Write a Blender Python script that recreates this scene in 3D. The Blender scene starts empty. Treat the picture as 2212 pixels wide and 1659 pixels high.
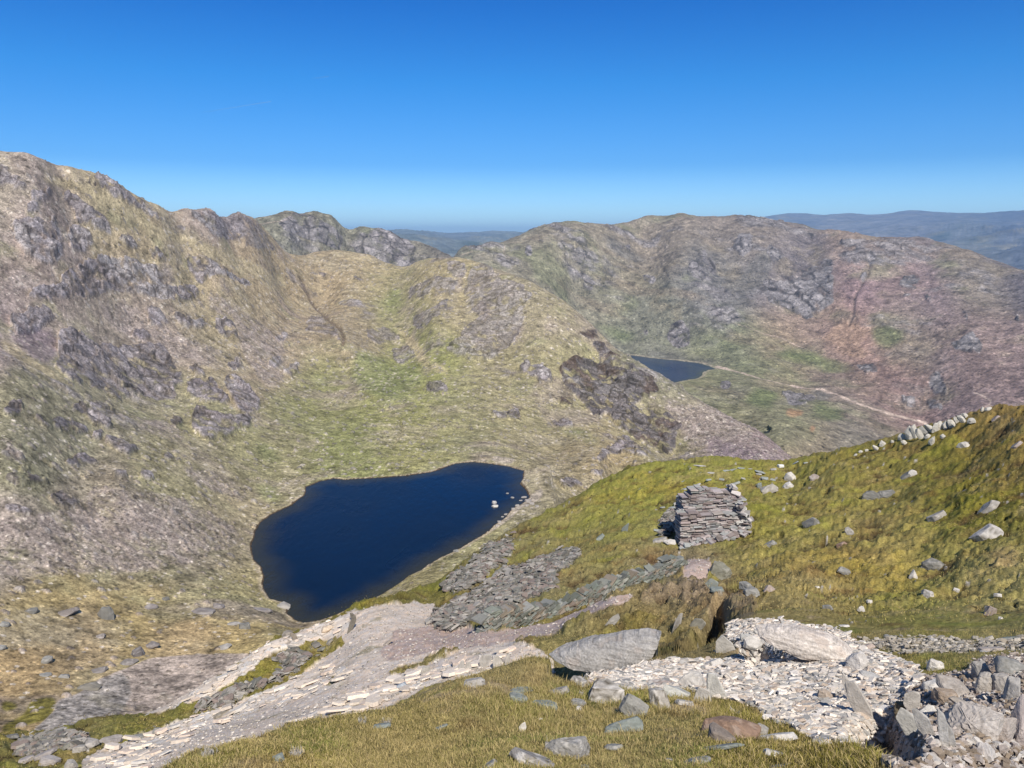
import bpy, bmesh, math, random, sys, os, time
import numpy as np
T0 = time.time()
QUICK = False

# ------------------------------------------------------------------ camera, sky, sun
F_PX, CX, CY = 1664.0, 1106.0, 829.5           # focal length and centre in 2212 x 1659 photo units
PITCH = math.radians(10.54)
SUN_AZ, SUN_EL = math.radians(166), math.radians(49)   # azimuth clockwise from the view direction (+Y)
S = bpy.context.scene
C = S.collection
cam = bpy.data.cameras.new('camera')
camo = bpy.data.objects.new('camera', cam)
C.objects.link(camo)
cam.sensor_fit = 'HORIZONTAL'
cam.sensor_width = 36.0
cam.lens = 36.0 * F_PX / 2212.0
cam.clip_start = 0.05
cam.clip_end = 200000
camo.location = (0, 0, 0)
camo.rotation_euler = (math.pi / 2 - PITCH, 0, 0)
S.camera = camo
w = bpy.data.worlds.new('World')
S.world = w
w.use_nodes = True
nt = w.node_tree
for n in list(nt.nodes): nt.nodes.remove(n)
out = nt.nodes.new('ShaderNodeOutputWorld')
bg = nt.nodes.new('ShaderNodeBackground')
sky = nt.nodes.new('ShaderNodeTexSky')
sky.sky_type = 'NISHITA'
sky.sun_disc = False
sky.sun_elevation = SUN_EL
sky.sun_rotation = SUN_AZ
sky.altitude = 700
sky.air_density = 1.0
sky.dust_density = 0.1
sky.ozone_density = 3.0
# the spring sky is a deeper blue than the model's: a tint by height above the horizon
tcw = nt.nodes.new('ShaderNodeTexCoord'); sxy = nt.nodes.new('ShaderNodeSeparateXYZ'); rmp = nt.nodes.new('ShaderNodeValToRGB'); hs = nt.nodes.new('ShaderNodeVectorMath'); hs.operation = 'MULTIPLY'
nt.links.new(tcw.outputs['Generated'], sxy.inputs[0]); nt.links.new(sxy.outputs['Z'], rmp.inputs[0])
RAMP = [(0.0, (.60, .80, .98)), (.0227, (.55, .76, .95)), (.092, (.165, .415, .70)), (.187, (.058, .375, .69)), (.272, (.010, .280, .645)), (.42, (.28, .38, .50))]  # last entry is unseen sky, made less blue to warm the ground light
while len(rmp.color_ramp.elements) < len(RAMP): rmp.color_ramp.elements.new(1.0)
for el, (p_, c_) in zip(rmp.color_ramp.elements, RAMP): el.position = p_; el.color = (*c_, 1)
nt.links.new(sky.outputs[0], hs.inputs[0]); nt.links.new(rmp.outputs[0], hs.inputs[1])
nt.links.new(hs.outputs[0], bg.inputs['Color'])
bg.inputs['Strength'].default_value = 0.1437
nt.links.new(bg.outputs[0], out.inputs['Surface'])
sl = bpy.data.lights.new('sun', 'SUN')
sl.energy = 4.2
sl.angle = math.radians(0.53)
sl.color = (1.0, 0.945, 0.86)
so = bpy.data.objects.new('sun', sl)
C.objects.link(so)
sd = np.array([math.sin(SUN_AZ) * math.cos(SUN_EL), math.cos(SUN_AZ) * math.cos(SUN_EL), math.sin(SUN_EL)])
from mathutils import Vector, Matrix
so.rotation_euler = Vector(sd).to_track_quat('Z', 'Y').to_euler()
so.location = (50, -50, 80)
S.view_settings.view_transform = 'Standard'
S.view_settings.look = 'None'
S.view_settings.exposure = 0.42
S.view_settings.gamma = 1.0

# ------------------------------------------------------------------ photo geometry helpers
cP, sP = math.cos(PITCH), math.sin(PITCH)
def pol(px, py):
    """photo point -> azimuth and tangent of elevation"""
    px = np.asarray(px, float); py = np.asarray(py, float)
    xc = (px - CX) / F_PX; yc = -(py - CY) / F_PX
    X, Y, Z = xc, cP + yc * sP, -sP + yc * cP
    return np.arctan2(X, Y), Z / np.hypot(X, Y)
def unpol(az, e):
    d = cP * np.cos(az) - sP * e
    return CX + F_PX * np.sin(az) / d, CY - F_PX * (sP * np.cos(az) + cP * e) / d
def W(px, py, r):
    a, e = pol(px, py)
    return np.array([r * np.sin(a), r * np.cos(a), r * e])
ZT = dict(z1=(.28, 0, 309.7), z2=(.28, 530.9, 398.2), z3=(.28, 0, 707.8), z4=(.2533, 0, 1238.7), z5=(.32, 1061.8, 707.8),
          q1=(.5, 0, 300.8), q2=(.5, 1106, 424.7), q3=(.5, 0, 973.3), q4=(.5, 1106, 973.3), h1=(.28, 1017.5, 1017.5), h2=(.2934, 1592.6, 840.6),
          h3=(.28, 1017.5, 1283), h4=(.28, 1592.6, 1283), h5=(.4, 177, 1238.7), D=(1, 0, 0))
def zp(k, pts):
    s, x0, y0 = ZT[k]
    return [(x0 + s * p[0], y0 + s * p[1]) for p in pts]

# ------------------------------------------------------------------ noise
def _h(ix, iy, seed):
    h = (ix.astype(np.uint32) * np.uint32(374761393) + iy.astype(np.uint32) * np.uint32(668265263) + np.uint32((seed * 1274126177) & 0xffffffff))
    h = (h ^ (h >> np.uint32(13))) * np.uint32(1274126177)
    h = h ^ (h >> np.uint32(16))
    return h
def rnd2(ix, iy, seed):
    return (_h(ix.astype(np.int64) & 0xffffffff, iy.astype(np.int64) & 0xffffffff, seed) & np.uint32(0xffff)).astype(np.float32) / 65535.0
def vnoise(x, y, seed):
    """gradient noise, about -1..1"""
    x0 = np.floor(x); y0 = np.floor(y)
    fx = (x - x0).astype(np.float32); fy = (y - y0).astype(np.float32)
    ix = x0.astype(np.int64) & 0xffffffff; iy = y0.astype(np.int64) & 0xffffffff
    ux = fx * fx * fx * (fx * (fx * 6 - 15) + 10); uy = fy * fy * fy * (fy * (fy * 6 - 15) + 10)
    def g(dx, dy):
        h = _h((ix + dx) & 0xffffffff, (iy + dy) & 0xffffffff, seed)
        a = (h & np.uint32(0xffff)).astype(np.float32) * (2 * math.pi / 65536.0)
        return np.cos(a) * (fx - dx) + np.sin(a) * (fy - dy)
    a = g(0, 0); b = g(1, 0); c = g(0, 1); d = g(1, 1)
    return 1.5 * ((a * (1 - ux) + b * ux) * (1 - uy) + (c * (1 - ux) + d * ux) * uy)
def fbm(x, y, wl, octs, seed=0, gain=0.5, ridged=False, minwl=None):
    s = np.zeros(x.shape, np.float32); a = 1.0; t = 0.0
    for k in range(octs):
        l = wl / 2.0 ** k
        n = vnoise(x / l + 17.3 * k, y / l - 9.1 * k, seed + k)
        if ridged: n = 1 - 2 * np.abs(n)
        if minwl is not None: n = n * np.clip((l / minwl - 1.0), 0, 1)
        s += a * n; t += a; a *= gain
    return s / t
def worley(x, y, seed, jit=0.95):
    """returns F1, F2, random id per cell, offset to the cell point"""
    x0 = np.floor(x).astype(np.int64); y0 = np.floor(y).astype(np.int64)
    f1 = np.full(x.shape, 9.0, np.float32); f2 = f1.copy(); cid = np.zeros(x.shape, np.float32)
    ox = np.zeros(x.shape, np.float32); oy = ox.copy()
    for dx in (-1, 0, 1):
        for dy in (-1, 0, 1):
            ix = (x0 + dx) & 0xffffffff; iy = (y0 + dy) & 0xffffffff
            h = _h(ix, iy, seed)
            rx = (h & np.uint32(0xffff)).astype(np.float32) / 65535; ry = (h >> np.uint32(16)).astype(np.float32) / 65535
            qx = (x0 + dx - x).astype(np.float32) + .5 + (rx - .5) * jit; qy = (y0 + dy - y).astype(np.float32) + .5 + (ry - .5) * jit
            d = np.sqrt(qx * qx + qy * qy)
            closer = d < f1
            f2 = np.where(closer, f1, np.minimum(f2, d))
            cid = np.where(closer, np.modf(rx * 7.13 + ry * 3.77)[0], cid)
            ox = np.where(closer, qx, ox); oy = np.where(closer, qy, oy)
            f1 = np.where(closer, d, f1)
    return f1, f2, cid, ox, oy
def _h3(ix, iy, iz, seed):
    h = ix.astype(np.uint32) * np.uint32(374761393) + iy.astype(np.uint32) * np.uint32(668265263) + iz.astype(np.uint32) * np.uint32(2246822519) + np.uint32((seed * 1274126177) & 0xffffffff)
    h = (h ^ (h >> np.uint32(13))) * np.uint32(1274126177)
    return h ^ (h >> np.uint32(16))
def vn3(x, y, z, seed):
    x0 = np.floor(x); y0 = np.floor(y); z0 = np.floor(z)
    f = [(a - b).astype(np.float32) for a, b in ((x, x0), (y, y0), (z, z0))]
    u = [t * t * (3 - 2 * t) for t in f]
    X = x0.astype(np.int64).astype(np.uint32); Y = y0.astype(np.int64).astype(np.uint32); Z = z0.astype(np.int64).astype(np.uint32)
    one = np.uint32(1)
    def v(a, b, c): return (_h3(X + a, Y + b, Z + c, seed) & np.uint32(0xffff)).astype(np.float32)
    o = np.uint32(0)
    r = 0
    p = [[v(a, b, o) * (1 - u[2]) + v(a, b, one) * u[2] for b in (o, one)] for a in (o, one)]
    q = [t[0] * (1 - u[1]) + t[1] * u[1] for t in p]
    return ((q[0] * (1 - u[0]) + q[1] * u[0]) / 32767.5 - 1) * 1.25
def fb3(x, y, z, wl, octs, seed=0, gain=0.5, ridged=False, minwl=None):
    """noise through space, so that it keeps its shape on slopes of any steepness"""
    s = np.zeros(x.shape, np.float32); t = 0.0; a = 1.0
    for k in range(octs):
        l = wl / 2.0 ** k; c_, s_ = math.cos(1.1 * k + .5), math.sin(1.1 * k + .5)
        n = vn3((x * c_ - y * s_) / l + 7.7 * k, (x * s_ + y * c_ + z * .35) / l - 3.1 * k, (z - .35 * y) / l + 5.3 * k, seed + k)
        if ridged: n = 1 - 2 * np.abs(n)
        if minwl is not None: n = n * np.clip((l / minwl - 1.0), 0, 1)
        s += a * n; t += a; a *= gain
    return s / t * (1.0 if ridged else .85)
def spots3(x, y, z, cell, seed, rad=.27):
    X, Y, Z = x / cell, y / cell, z / cell
    a, b, c = np.floor(X), np.floor(Y), np.floor(Z)
    h = _h3(a.astype(np.int64).astype(np.uint32), b.astype(np.int64).astype(np.uint32), c.astype(np.int64).astype(np.uint32), seed)
    r1 = (h & np.uint32(255)) / 255.; r2 = ((h >> np.uint32(8)) & np.uint32(255)) / 255.; r3 = ((h >> np.uint32(16)) & np.uint32(255)) / 255.
    d = np.sqrt((X - a - .3 - .4 * r1) ** 2 + (Y - b - .3 - .4 * r2) ** 2 + (Z - c - .3 - .4 * r3) ** 2)
    return d < rad, ((h >> np.uint32(24)) & np.uint32(255)) / 255.
def facets3(x, y, z, cell, seed, m):
    """broken, tilted blocks: height, distance to the joints, random tone per block; only where m holds"""
    idx = np.nonzero(m.ravel() > .02)[0]
    P = [np.ravel(q)[idx] / cell for q in (x, y, z)]; P[2] = P[2] * 1.25
    B = [np.floor(q) for q in P]
    f1 = np.full(len(idx), 9., np.float32); f2 = f1.copy(); cid = np.zeros(len(idx), np.float32); o = [cid.copy() for _ in range(3)]
    for dx in (-1, 0, 1):
        for dy in (-1, 0, 1):
            for dz in (-1, 0, 1):
                c = [B[0] + dx, B[1] + dy, B[2] + dz]
                h = _h3(*[q.astype(np.int64).astype(np.uint32) for q in c], seed)
                r = [(h & np.uint32(1023)) / 1023., ((h >> np.uint32(10)) & np.uint32(1023)) / 1023., ((h >> np.uint32(20)) & np.uint32(1023)) / 1023.]
                q = [(c[k] + .05 + .9 * r[k] - P[k]).astype(np.float32) for k in range(3)]
                d = np.sqrt(q[0] ** 2 + q[1] ** 2 + q[2] ** 2); cl = d < f1
                f2 = np.where(cl, f1, np.minimum(f2, d)); cid = np.where(cl, np.modf(r[0] * 7.1 + r[1] * 3.7)[0], cid)
                for k in range(3): o[k] = np.where(cl, q[k], o[k])
                f1 = np.where(cl, d, f1)
    t = [np.modf(cid * w_)[0] - .5 for w_ in (37.7, 91.3, 53.9)]
    hh = (t[0] * o[0] + t[1] * o[1] + t[2] * o[2]) * 2.2 + (cid - .5) * .9
    out = []
    for val, df in ((hh * cell * .22, 0.), (f2 - f1, 1.), (cid, .5)):
        a = np.full(x.size, df, np.float32); a[idx] = val; out.append(a.reshape(x.shape))
    return out
def sstep(a, b, x):
    t = np.clip((x - a) / (b - a), 0, 1)
    return t * t * (3 - 2 * t)
def lin(c):
    c = np.asarray(c, float) / 255.0
    return np.where(c <= .04045, c / 12.92, ((c + .055) / 1.055) ** 2.4)

# ------------------------------------------------------------------ masks traced onto the land (half photo resolution)
MW, MH, MO = 1206, 930, 50
def raster(polys, blur=3.0, lines=None):
    m = np.zeros((MH, MW), np.float32)
    for P in polys:
        P = np.asarray(P, float) / 2 + MO
        x0, y0 = np.maximum(np.floor(P.min(0)).astype(int) - 1, 0); x1, y1 = np.ceil(P.max(0)).astype(int) + 1
        x1 = min(x1, MW); y1 = min(y1, MH)
        if x1 <= x0 or y1 <= y0: continue
        gx, gy = np.meshgrid(np.arange(x0, x1) + .01, np.arange(y0, y1) + .01)
        ins = np.zeros(gx.shape, bool)
        for a, b in zip(P, np.roll(P, -1, 0)):
            c = (a[1] > gy) != (b[1] > gy)
            with np.errstate(divide='ignore', invalid='ignore'):
                ins ^= c & (gx < (b[0] - a[0]) * (gy - a[1]) / (b[1] - a[1] + 1e-12) + a[0])
        m[y0:y1, x0:x1] = np.maximum(m[y0:y1, x0:x1], ins)
    for L, wd in (lines or []):
        L = np.asarray(L, float) / 2 + MO; wd = wd / 2
        for a, b in zip(L[:-1], L[1:]):
            x0, y0 = np.maximum(np.floor(np.minimum(a, b) - wd - 2).astype(int), 0); x1, y1 = np.ceil(np.maximum(a, b) + wd + 2).astype(int)
            x1 = min(x1, MW); y1 = min(y1, MH)
            if x1 <= x0 or y1 <= y0: continue
            gx, gy = np.meshgrid(np.arange(x0, x1), np.arange(y0, y1))
            t = np.clip(((gx - a[0]) * (b[0] - a[0]) + (gy - a[1]) * (b[1] - a[1])) / max(1e-9, ((b - a) ** 2).sum()), 0, 1)
            d = np.hypot(gx - a[0] - t * (b[0] - a[0]), gy - a[1] - t * (b[1] - a[1]))
            m[y0:y1, x0:x1] = np.maximum(m[y0:y1, x0:x1], np.clip(wd / 2 + .5 - d, 0, 1))
    if blur > 0:
        k = np.arange(-int(3 * blur) - 1, int(3 * blur) + 2); g = np.exp(-k * k / (2 * blur * blur)); g /= g.sum()
        m = np.apply_along_axis(lambda v: np.convolve(v, g, 'same'), 0, m)
        m = np.apply_along_axis(lambda v: np.convolve(v, g, 'same'), 1, m)
    return m.astype(np.float32)
def look(m, px, py):
    x = np.clip(px / 2 + MO, 0, MW - 1.01); y = np.clip(py / 2 + MO, 0, MH - 1.01)
    i = x.astype(int); j = y.astype(int); fx = x - i; fy = y - j
    return (m[j, i] * (1 - fx) + m[j, i + 1] * fx) * (1 - fy) + (m[j + 1, i] * (1 - fx) + m[j + 1, i + 1] * fx) * fy
def tone(pts, px, py, sig):
    """smooth field through (x, y, colour) samples"""
    gx, gy = np.meshgrid(np.linspace(-100, 2312, 121), np.linspace(-100, 1759, 94))
    num = np.zeros(gx.shape + (3,)); den = np.zeros(gx.shape)
    for x, y, c in pts:
        d2 = ((gx - x) ** 2 + (gy - y) ** 2) / sig ** 2
        wt = np.exp(-d2) + 1e-4 / (1 + d2 * d2)
        num += wt[..., None] * lin(c); den += wt
    f = num / den[..., None]
    x = np.clip((px + 100) / 2412 * 120, 0, 119.99); y = np.clip((py + 100) / 1859 * 93, 0, 92.99)
    i = x.astype(int); j = y.astype(int); fx = (x - i)[..., None]; fy = (y - j)[..., None]
    return ((f[j, i] * (1 - fx) + f[j, i + 1] * fx) * (1 - fy) + (f[j + 1, i] * (1 - fx) + f[j + 1, i + 1] * fx) * fy)

# ------------------------------------------------------------------ land heights through control points
class TPS:
    def __init__(s, P, v, sx=3.0, reg=1e-5):
        s.sx = sx
        Q = np.array(P, float) * [sx, 1]
        _, u = np.unique(np.round(Q, 3), axis=0, return_index=True)
        Q = Q[u]; v = np.array(v)[u]
        n = len(Q)
        K = s.k(Q, Q) + reg * np.eye(n)
        A = np.zeros((n + 3, n + 3)); A[:n, :n] = K; A[:n, n] = 1; A[:n, n + 1:] = Q; A[n, :n] = 1; A[n + 1:, :n] = Q.T
        s.Q = Q; s.c = np.linalg.solve(A, np.r_[v, 0, 0, 0])
    def k(s, a, b):
        d = ((a[:, None, :] - b[None, :, :]) ** 2).sum(-1)
        return 0.5 * d * np.log(d + 1e-12)
    def grid(s, az, lr):
        G = np.stack(np.meshgrid(az, lr), -1).reshape(-1, 2) * [s.sx, 1]
        o = np.empty(len(G)); n = len(s.Q)
        for i in range(0, len(G), 20000):
            g = G[i:i + 20000]
            o[i:i + 20000] = s.k(g, s.Q) @ s.c[:n] + s.c[n] + g @ s.c[n + 1:]
        return o.reshape(len(lr), len(az))
def crest(poly, backs, step=28, front=None):
    """points along a skyline plus hidden points that fall away behind it"""
    P, V = [], []
    poly = np.array(poly, float)
    for a, b in zip(poly[:-1], poly[1:]):
        n = max(1, int(abs(np.hypot(*(b - a)[:2])) / step))
        for k in range(n):
            q = a + (b - a) * k / n
            P.append(q)
    P.append(poly[-1])
    out_p, out_v = [], []
    for q in P:
        az, e = pol(q[0], q[1])
        out_p.append((az, math.log(q[2]))); out_v.append(float(e))
        for f, de in backs:
            out_p.append((az, math.log(q[2] * f))); out_v.append(float(e) - de)
    return out_p, out_v
def pts(lst):
    return [(float(pol(x, y)[0]), math.log(r)) for x, y, r in lst], [float(pol(x, y)[1]) for x, y, r in lst]

# --- near ground (1.2 m .. 65 m)
A_main_crest = [(-120, 1600, 25), (0, 1593, 25), (109, 1586, 25), (203, 1568, 24.5), (317, 1548, 24.5), (355, 1535, 24.5), (443, 1482, 25), (531, 1426, 25.5), (577, 1395, 26), (617, 1377, 26.5),
                (657, 1359, 27), (701, 1343, 27.5), (753, 1323, 28.5), (817, 1308, 30), (897, 1275, 32), (957, 1247, 33), (1010, 1215, 35), (1060, 1180, 37), (1100, 1155, 39), (1141, 1141, 41), (1219, 1099, 44),
                (1286, 1057, 47), (1348, 1027, 49), (1400, 1016, 50), (1500, 1012, 50), (1600, 1010, 49), (1680, 1006, 48), (1740, 998, 48), (1820, 983, 47), (1880, 966, 46), (1950, 943, 45),
                (2000, 929, 44), (2060, 910, 43), (2110, 888, 41), (2160, 881, 40), (2212, 879, 40), (2330, 872, 40)]
A_knoll_crest = [(330, 1690, 4.7), (380, 1662, 5.0), (500, 1628, 5.3), (620, 1593, 5.8), (750, 1562, 6.2), (880, 1530, 6.6), (950, 1490, 7.0), (1050, 1458, 7.6), (1130, 1430, 8.3), (1180, 1436, 8.8)]
def build_A():
    p, v = crest(A_main_crest, [(1.07, .03), (1.22, .10)], 40)
    a, b = crest(A_knoll_crest, [(1.10, .03), (1.45, .055)], 45); p += a; v += b
    a, b = crest([(1330, 1276, 18.2), (1400, 1254, 18.8), (1480, 1252, 19.2), (1560, 1264, 19.5)], [(1.06, .012)], 40); p += a; v += b
    L = [(-60, 1700, 17), (100, 1659, 18.5), (250, 1645, 17.5), (400, 1600, 17), (550, 1560, 16.5), (700, 1510, 16.5), (850, 1455, 17), (1000, 1412, 17), (1120, 1387, 16.2), (330, 1590, 20.5), (480, 1540, 20.5),
         (600, 1460, 22), (780, 1400, 21), (900, 1340, 24.5), (1000, 1370, 21), (930, 1290, 30), (700, 1400, 24), (0, 1640, 20.5), (60, 1615, 22.5),
         (1100, 1659, 3.4), (700, 1659, 3.9), (900, 1600, 4.7), (1100, 1550, 5.3), (1300, 1600, 4.4), (1250, 1500, 6.4), (1500, 1659, 3.5), (1500, 1560, 5.3), (1700, 1600, 4.7), (1700, 1655, 3.7), (1950, 1655, 3.4),
         (1450, 1470, 8.0), (1600, 1480, 8.0), (1800, 1600, 5.6), (1750, 1500, 7.6), (1800, 1440, 9.0), (1950, 1480, 8.0), (1650, 1400, 10.4), (1850, 1390, 10.9), (1300, 1452, 8.9), (1200, 1442, 9.0), (1380, 1430, 9.8),
         (2000, 1560, 6.0), (2200, 1650, 4.0), (2212, 1450, 8.0), (2100, 1480, 7.6), (1950, 1420, 9.6), (2212, 1380, 10.6), (2000, 1370, 11.4), (1750, 1345, 12.2), (1600, 1345, 12.0), (2300, 1550, 6), (2300, 1350, 11),
         (1560, 1400, 10.8), (1530, 1365, 14.5), (1640, 1275, 17.5), (1720, 1310, 14.6), (1440, 1400, 14.5), (1450, 1370, 15.8), (1330, 1340, 16.6), (1420, 1300, 17.6), (1250, 1360, 16.4), (1200, 1385, 15.8),
         (1050, 1362, 19.6), (1200, 1325, 20.8), (1350, 1282, 22.2), (1470, 1235, 24.0), (1100, 1392, 17.2), (1200, 1352, 19.0), (1350, 1290, 21.2), (1480, 1222, 23.6),
         (1200, 1250, 25.5), (1350, 1200, 27), (1050, 1290, 26), (1100, 1200, 33), (1250, 1130, 36), (1400, 1080, 38), (1400, 1140, 31), (1545, 1176, 28.2), (1620, 1125, 30.5), (1550, 1050, 38), (1700, 1040, 40),
         (1700, 1150, 28.5), (1800, 1060, 34.5), (1850, 1150, 26.5), (1900, 1250, 20.6), (1700, 1230, 22), (2000, 1050, 32.5), (2100, 960, 36.5), (2100, 1100, 26), (2212, 1000, 30), (2212, 1200, 20), (2050, 1200, 21.8),
         (2050, 1300, 16), (2212, 1330, 13.6), (1850, 1320, 15.2), (1950, 990, 38), (2330, 1100, 24), (1880, 1100, 31)]
    a, b = pts(L); p += a; v += b
    for az in np.linspace(-.8, .8, 9):
        p += [(az, math.log(1.1)), (az, math.log(1.9))]; v += [-1.62 / 1.1, -2.05 / 1.9]
    for az in (-.75, -.6): p += [(az, math.log(4.5)), (az, math.log(9))]; v += [-.76, -.70]
    for az in (-1.45, -1.05, 1.05, 1.45):
        for r, e in ((1.1, -1.47), (1.9, -1.08), (4.5, -.76 if az < 0 else -.70), (9, -.68 if az < 0 else -.58), (20, -.60 if az < 0 else -.42), (40, -.62 if az < 0 else -.24), (62, -.70)):
            p.append((az, math.log(r))); v.append(e)
    for az in np.linspace(-.8, .8, 12):
        p.append((az, math.log(85))); v.append(-.72)
    return TPS(p, v)
# --- the corrie, its tarn and the fells beyond (65 m .. 40 km)
LOWER_LAKE_Z, UPPER_LAKE_Z = -150.0, -282.0
lake1_px = [(722, 1033), (745, 1036), (780, 1034), (830, 1031), (880, 1027), (930, 1020), (960, 1010), (985, 1001), (1020, 998), (1060, 1002), (1100, 1008), (1134, 1017), (1130, 1030), (1125, 1045), (1138, 1062), (1143, 1075), (1128, 1088), (1105, 1100), (1090, 1118), (1070, 1132), (1055, 1148), (1030, 1165), (1000, 1182), (975, 1195), (950, 1205), (925, 1222), (905, 1235), (880, 1245), (860, 1262), (840, 1275), (815, 1290), (785, 1303), (755, 1315), (720, 1330), (690, 1340), (655, 1346), (635, 1340), (622, 1325), (627, 1305), (610, 1300), (585, 1298), (572, 1280), (565, 1262), (572, 1245), (565, 1225), (548, 1208), (543, 1190), (545, 1170), (550, 1150), (562, 1128), (590, 1110), (630, 1092), (658, 1070), (662, 1052), (690, 1040)]
lake2_px = zp('z5', [(900, 182), (960, 188), (1070, 202), (1150, 212), (1240, 220), (1340, 232), (1400, 238), (1440, 250), (1500, 270), (1520, 280), (1470, 285), (1430, 300), (1420, 322), (1370, 345), (1300, 360), (1240, 370), (1180, 385), (1080, 390), (950, 340), (860, 250)])
def lake_world(px_, z):
    P = np.array(px_, float); a, e = pol(P[:, 0], P[:, 1]); r = z / e
    return np.stack([r * np.sin(a), r * np.cos(a)], 1)
LAKE1, LAKE2 = lake_world(lake1_px, LOWER_LAKE_Z), lake_world(lake2_px, UPPER_LAKE_Z)
def build_B():
    p, v = crest([(-160, 300, 800), (0, 328, 800), (60, 336, 800), (100, 350, 820), (150, 366, 830), (200, 373, 850), (225, 382, 870), (260, 401, 870), (300, 425, 890), (345, 440, 925), (400, 446, 975), (460, 449, 1040), (520, 459, 1120), (548, 470, 1180)],
                 [(1.08, .02), (1.35, .09)], 40)
    a, b = crest([(548, 470, 1200), (580, 500, 1230), (605, 530, 1260), (632, 548, 1330), (725, 541, 1400), (800, 550, 1380), (845, 568, 1350), (870, 574, 1340), (900, 564, 1320), (930, 557, 1290), (975, 557, 1240), (1010, 560, 1220), (1080, 583, 1150), (1150, 612, 1100),
                  (1220, 652, 1050), (1280, 703, 1000), (1310, 732, 970), (1346, 762, 930), (1390, 786, 910), (1420, 804, 890), (1445, 819, 880), (1466, 833, 870), (1506, 860, 850), (1581, 902, 820), (1631, 927, 800), (1681, 964, 775), (1713, 998, 755), (1760, 1030, 740)],
                 [(1.07, .018), (1.30, .05)], 35); p += a; v += b
    a, b = crest([(520, 474, 1900), (560, 466, 1900), (600, 459, 1900), (630, 456, 1900), (680, 458, 1900), (720, 472, 1920), (780, 492, 1940), (800, 497, 1950), (820, 498, 1950), (850, 508, 1950), (900, 523, 1950), (940, 538, 1950), (972, 553, 1900), (1000, 575, 1850)],
                 [(1.06, .018), (1.25, .05)], 35); p += a; v += b
    a, b = crest([(990, 560, 2250), (1005, 550, 2250), (1050, 530, 2300), (1100, 517, 2400), (1150, 498, 2450), (1190, 483, 2450), (1235, 476, 2450), (1290, 484, 2500), (1340, 484, 2600), (1365, 478, 2650), (1400, 466, 2700), (1470, 463, 2700), (1540, 467, 2700), (1590, 467, 2700),
                  (1680, 479, 2700), (1790, 498, 2650), (1870, 508, 2600), (1940, 508, 2600), (2000, 512, 2600), (2050, 524, 2550), (2100, 540, 2500), (2160, 563, 2450), (2212, 583, 2400), (2330, 620, 2350)],
                 [(1.07, .018), (1.3, .06)], 40); p += a; v += b
    a, b = crest([(1660, 470, 19000), (1700, 464, 19000), (1745, 464, 19000), (1780, 467, 19000), (1830, 463, 19000), (1875, 468, 19000), (1950, 461, 20000), (2010, 463, 20000), (2060, 470, 20000), (2120, 470, 20000), (2212, 462, 20000), (2330, 462, 20000)],
                 [(1.15, .02), (1.6, .03)], 50); p += a; v += b
    a, b = crest([(830, 512, 16000), (870, 512, 16000), (940, 511, 16000), (1000, 513, 17000), (1020, 509, 20000), (1045, 507, 20000), (1075, 512, 20000), (1100, 517, 20000), (1150, 520, 20000)], [(1.15, .02), (1.6, .03)], 50); p += a; v += b
    L = [(2212, 545, 9000), (2100, 515, 12000), (1980, 492, 15000), (1850, 484, 16500), (1740, 480, 17000), (2300, 580, 7500), (2212, 500, 14500), (960, 540, 9000), (930, 525, 12000), (1000, 528, 13000), (985, 552, 7000), (900, 530, 9000), (1060, 530, 12000),
         (0, 900, 410), (0, 1000, 368), (200, 980, 428), (250, 1040, 392), (500, 1000, 500), (0, 790, 470), (0, 740, 545), (180, 860, 500), (330, 960, 478), (250, 830, 600), (450, 850, 640), (600, 900, 640), (0, 600, 650), (0, 450, 735), (250, 600, 780), (450, 650, 860), (400, 560, 900), (600, 700, 950), (600, 600, 1150), (500, 530, 1030), (300, 500, 850), (150, 450, 800),
         (750, 750, 900), (750, 900, 680), (750, 620, 1200), (800, 850, 750), (900, 950, 600), (1000, 850, 750), (1000, 950, 600), (1200, 980, 620), (1150, 850, 770), (1100, 750, 900), (1000, 650, 1050), (1270, 850, 810), (1290, 790, 900), (1400, 900, 790), (1360, 960, 700), (1450, 985, 720), (1300, 1015, 560),
         (1250, 1060, 520), (1200, 1085, 470), (1560, 960, 730), (1500, 920, 780), (860, 640, 1170), (870, 760, 960), (700, 640, 1220), (680, 700, 1000), (740, 800, 850), (940, 700, 970), (1480, 1010, 640), (1380, 1005, 600),
         (300, 1180, 345), (0, 1180, 326), (0, 1300, 285), (300, 1300, 300), (480, 1300, 303), (430, 1200, 352), (300, 1400, 260), (0, 1400, 255), (0, 1500, 230), (350, 1470, 234), (500, 1400, 255), (100, 1580, 200), (600, 1370, 265), (200, 1500, 225), (300, 1545, 208), (-100, 1500, 228), (200, 1080, 376), (430, 1080, 415), (600, 1040, 488), (-100, 1300, 280), (-100, 900, 420),
         (1000, 1210, 342), (1080, 1150, 385), (1130, 1110, 420), (900, 1262, 305), (1170, 1030, 520),
         (1800, 740, 1960), (1700, 720, 2020), (1570, 700, 2010), (1450, 740, 1990), (1300, 700, 2060), (1380, 650, 2160), (1200, 600, 2100), (1620, 620, 2220), (1800, 620, 2220), (2000, 620, 2200), (2100, 700, 1920), (2000, 560, 2400), (2150, 620, 2200), (1750, 540, 2500), (1550, 520, 2500), (1420, 545, 2440), (1250, 520, 2300), (1100, 560, 2120),
         (1450, 590, 2210), (1510, 650, 2100), (1570, 600, 2260), (1340, 540, 2380), (1390, 520, 2540), (1240, 640, 2140), (1996, 920, 1500), (1700, 960, 1120), (1600, 890, 1330), (1850, 960, 1230), (2100, 880, 1500), (2212, 800, 1680), (2212, 900, 1450), (1650, 818, 1660), (1800, 856, 1580), (1560, 850, 1480), (2330, 750, 1800), (1700, 880, 1430), (1900, 800, 1750),
         (870, 590, 1290), (800, 580, 1300), (620, 500, 1800), (760, 530, 1750), (900, 560, 1700)]
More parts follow.
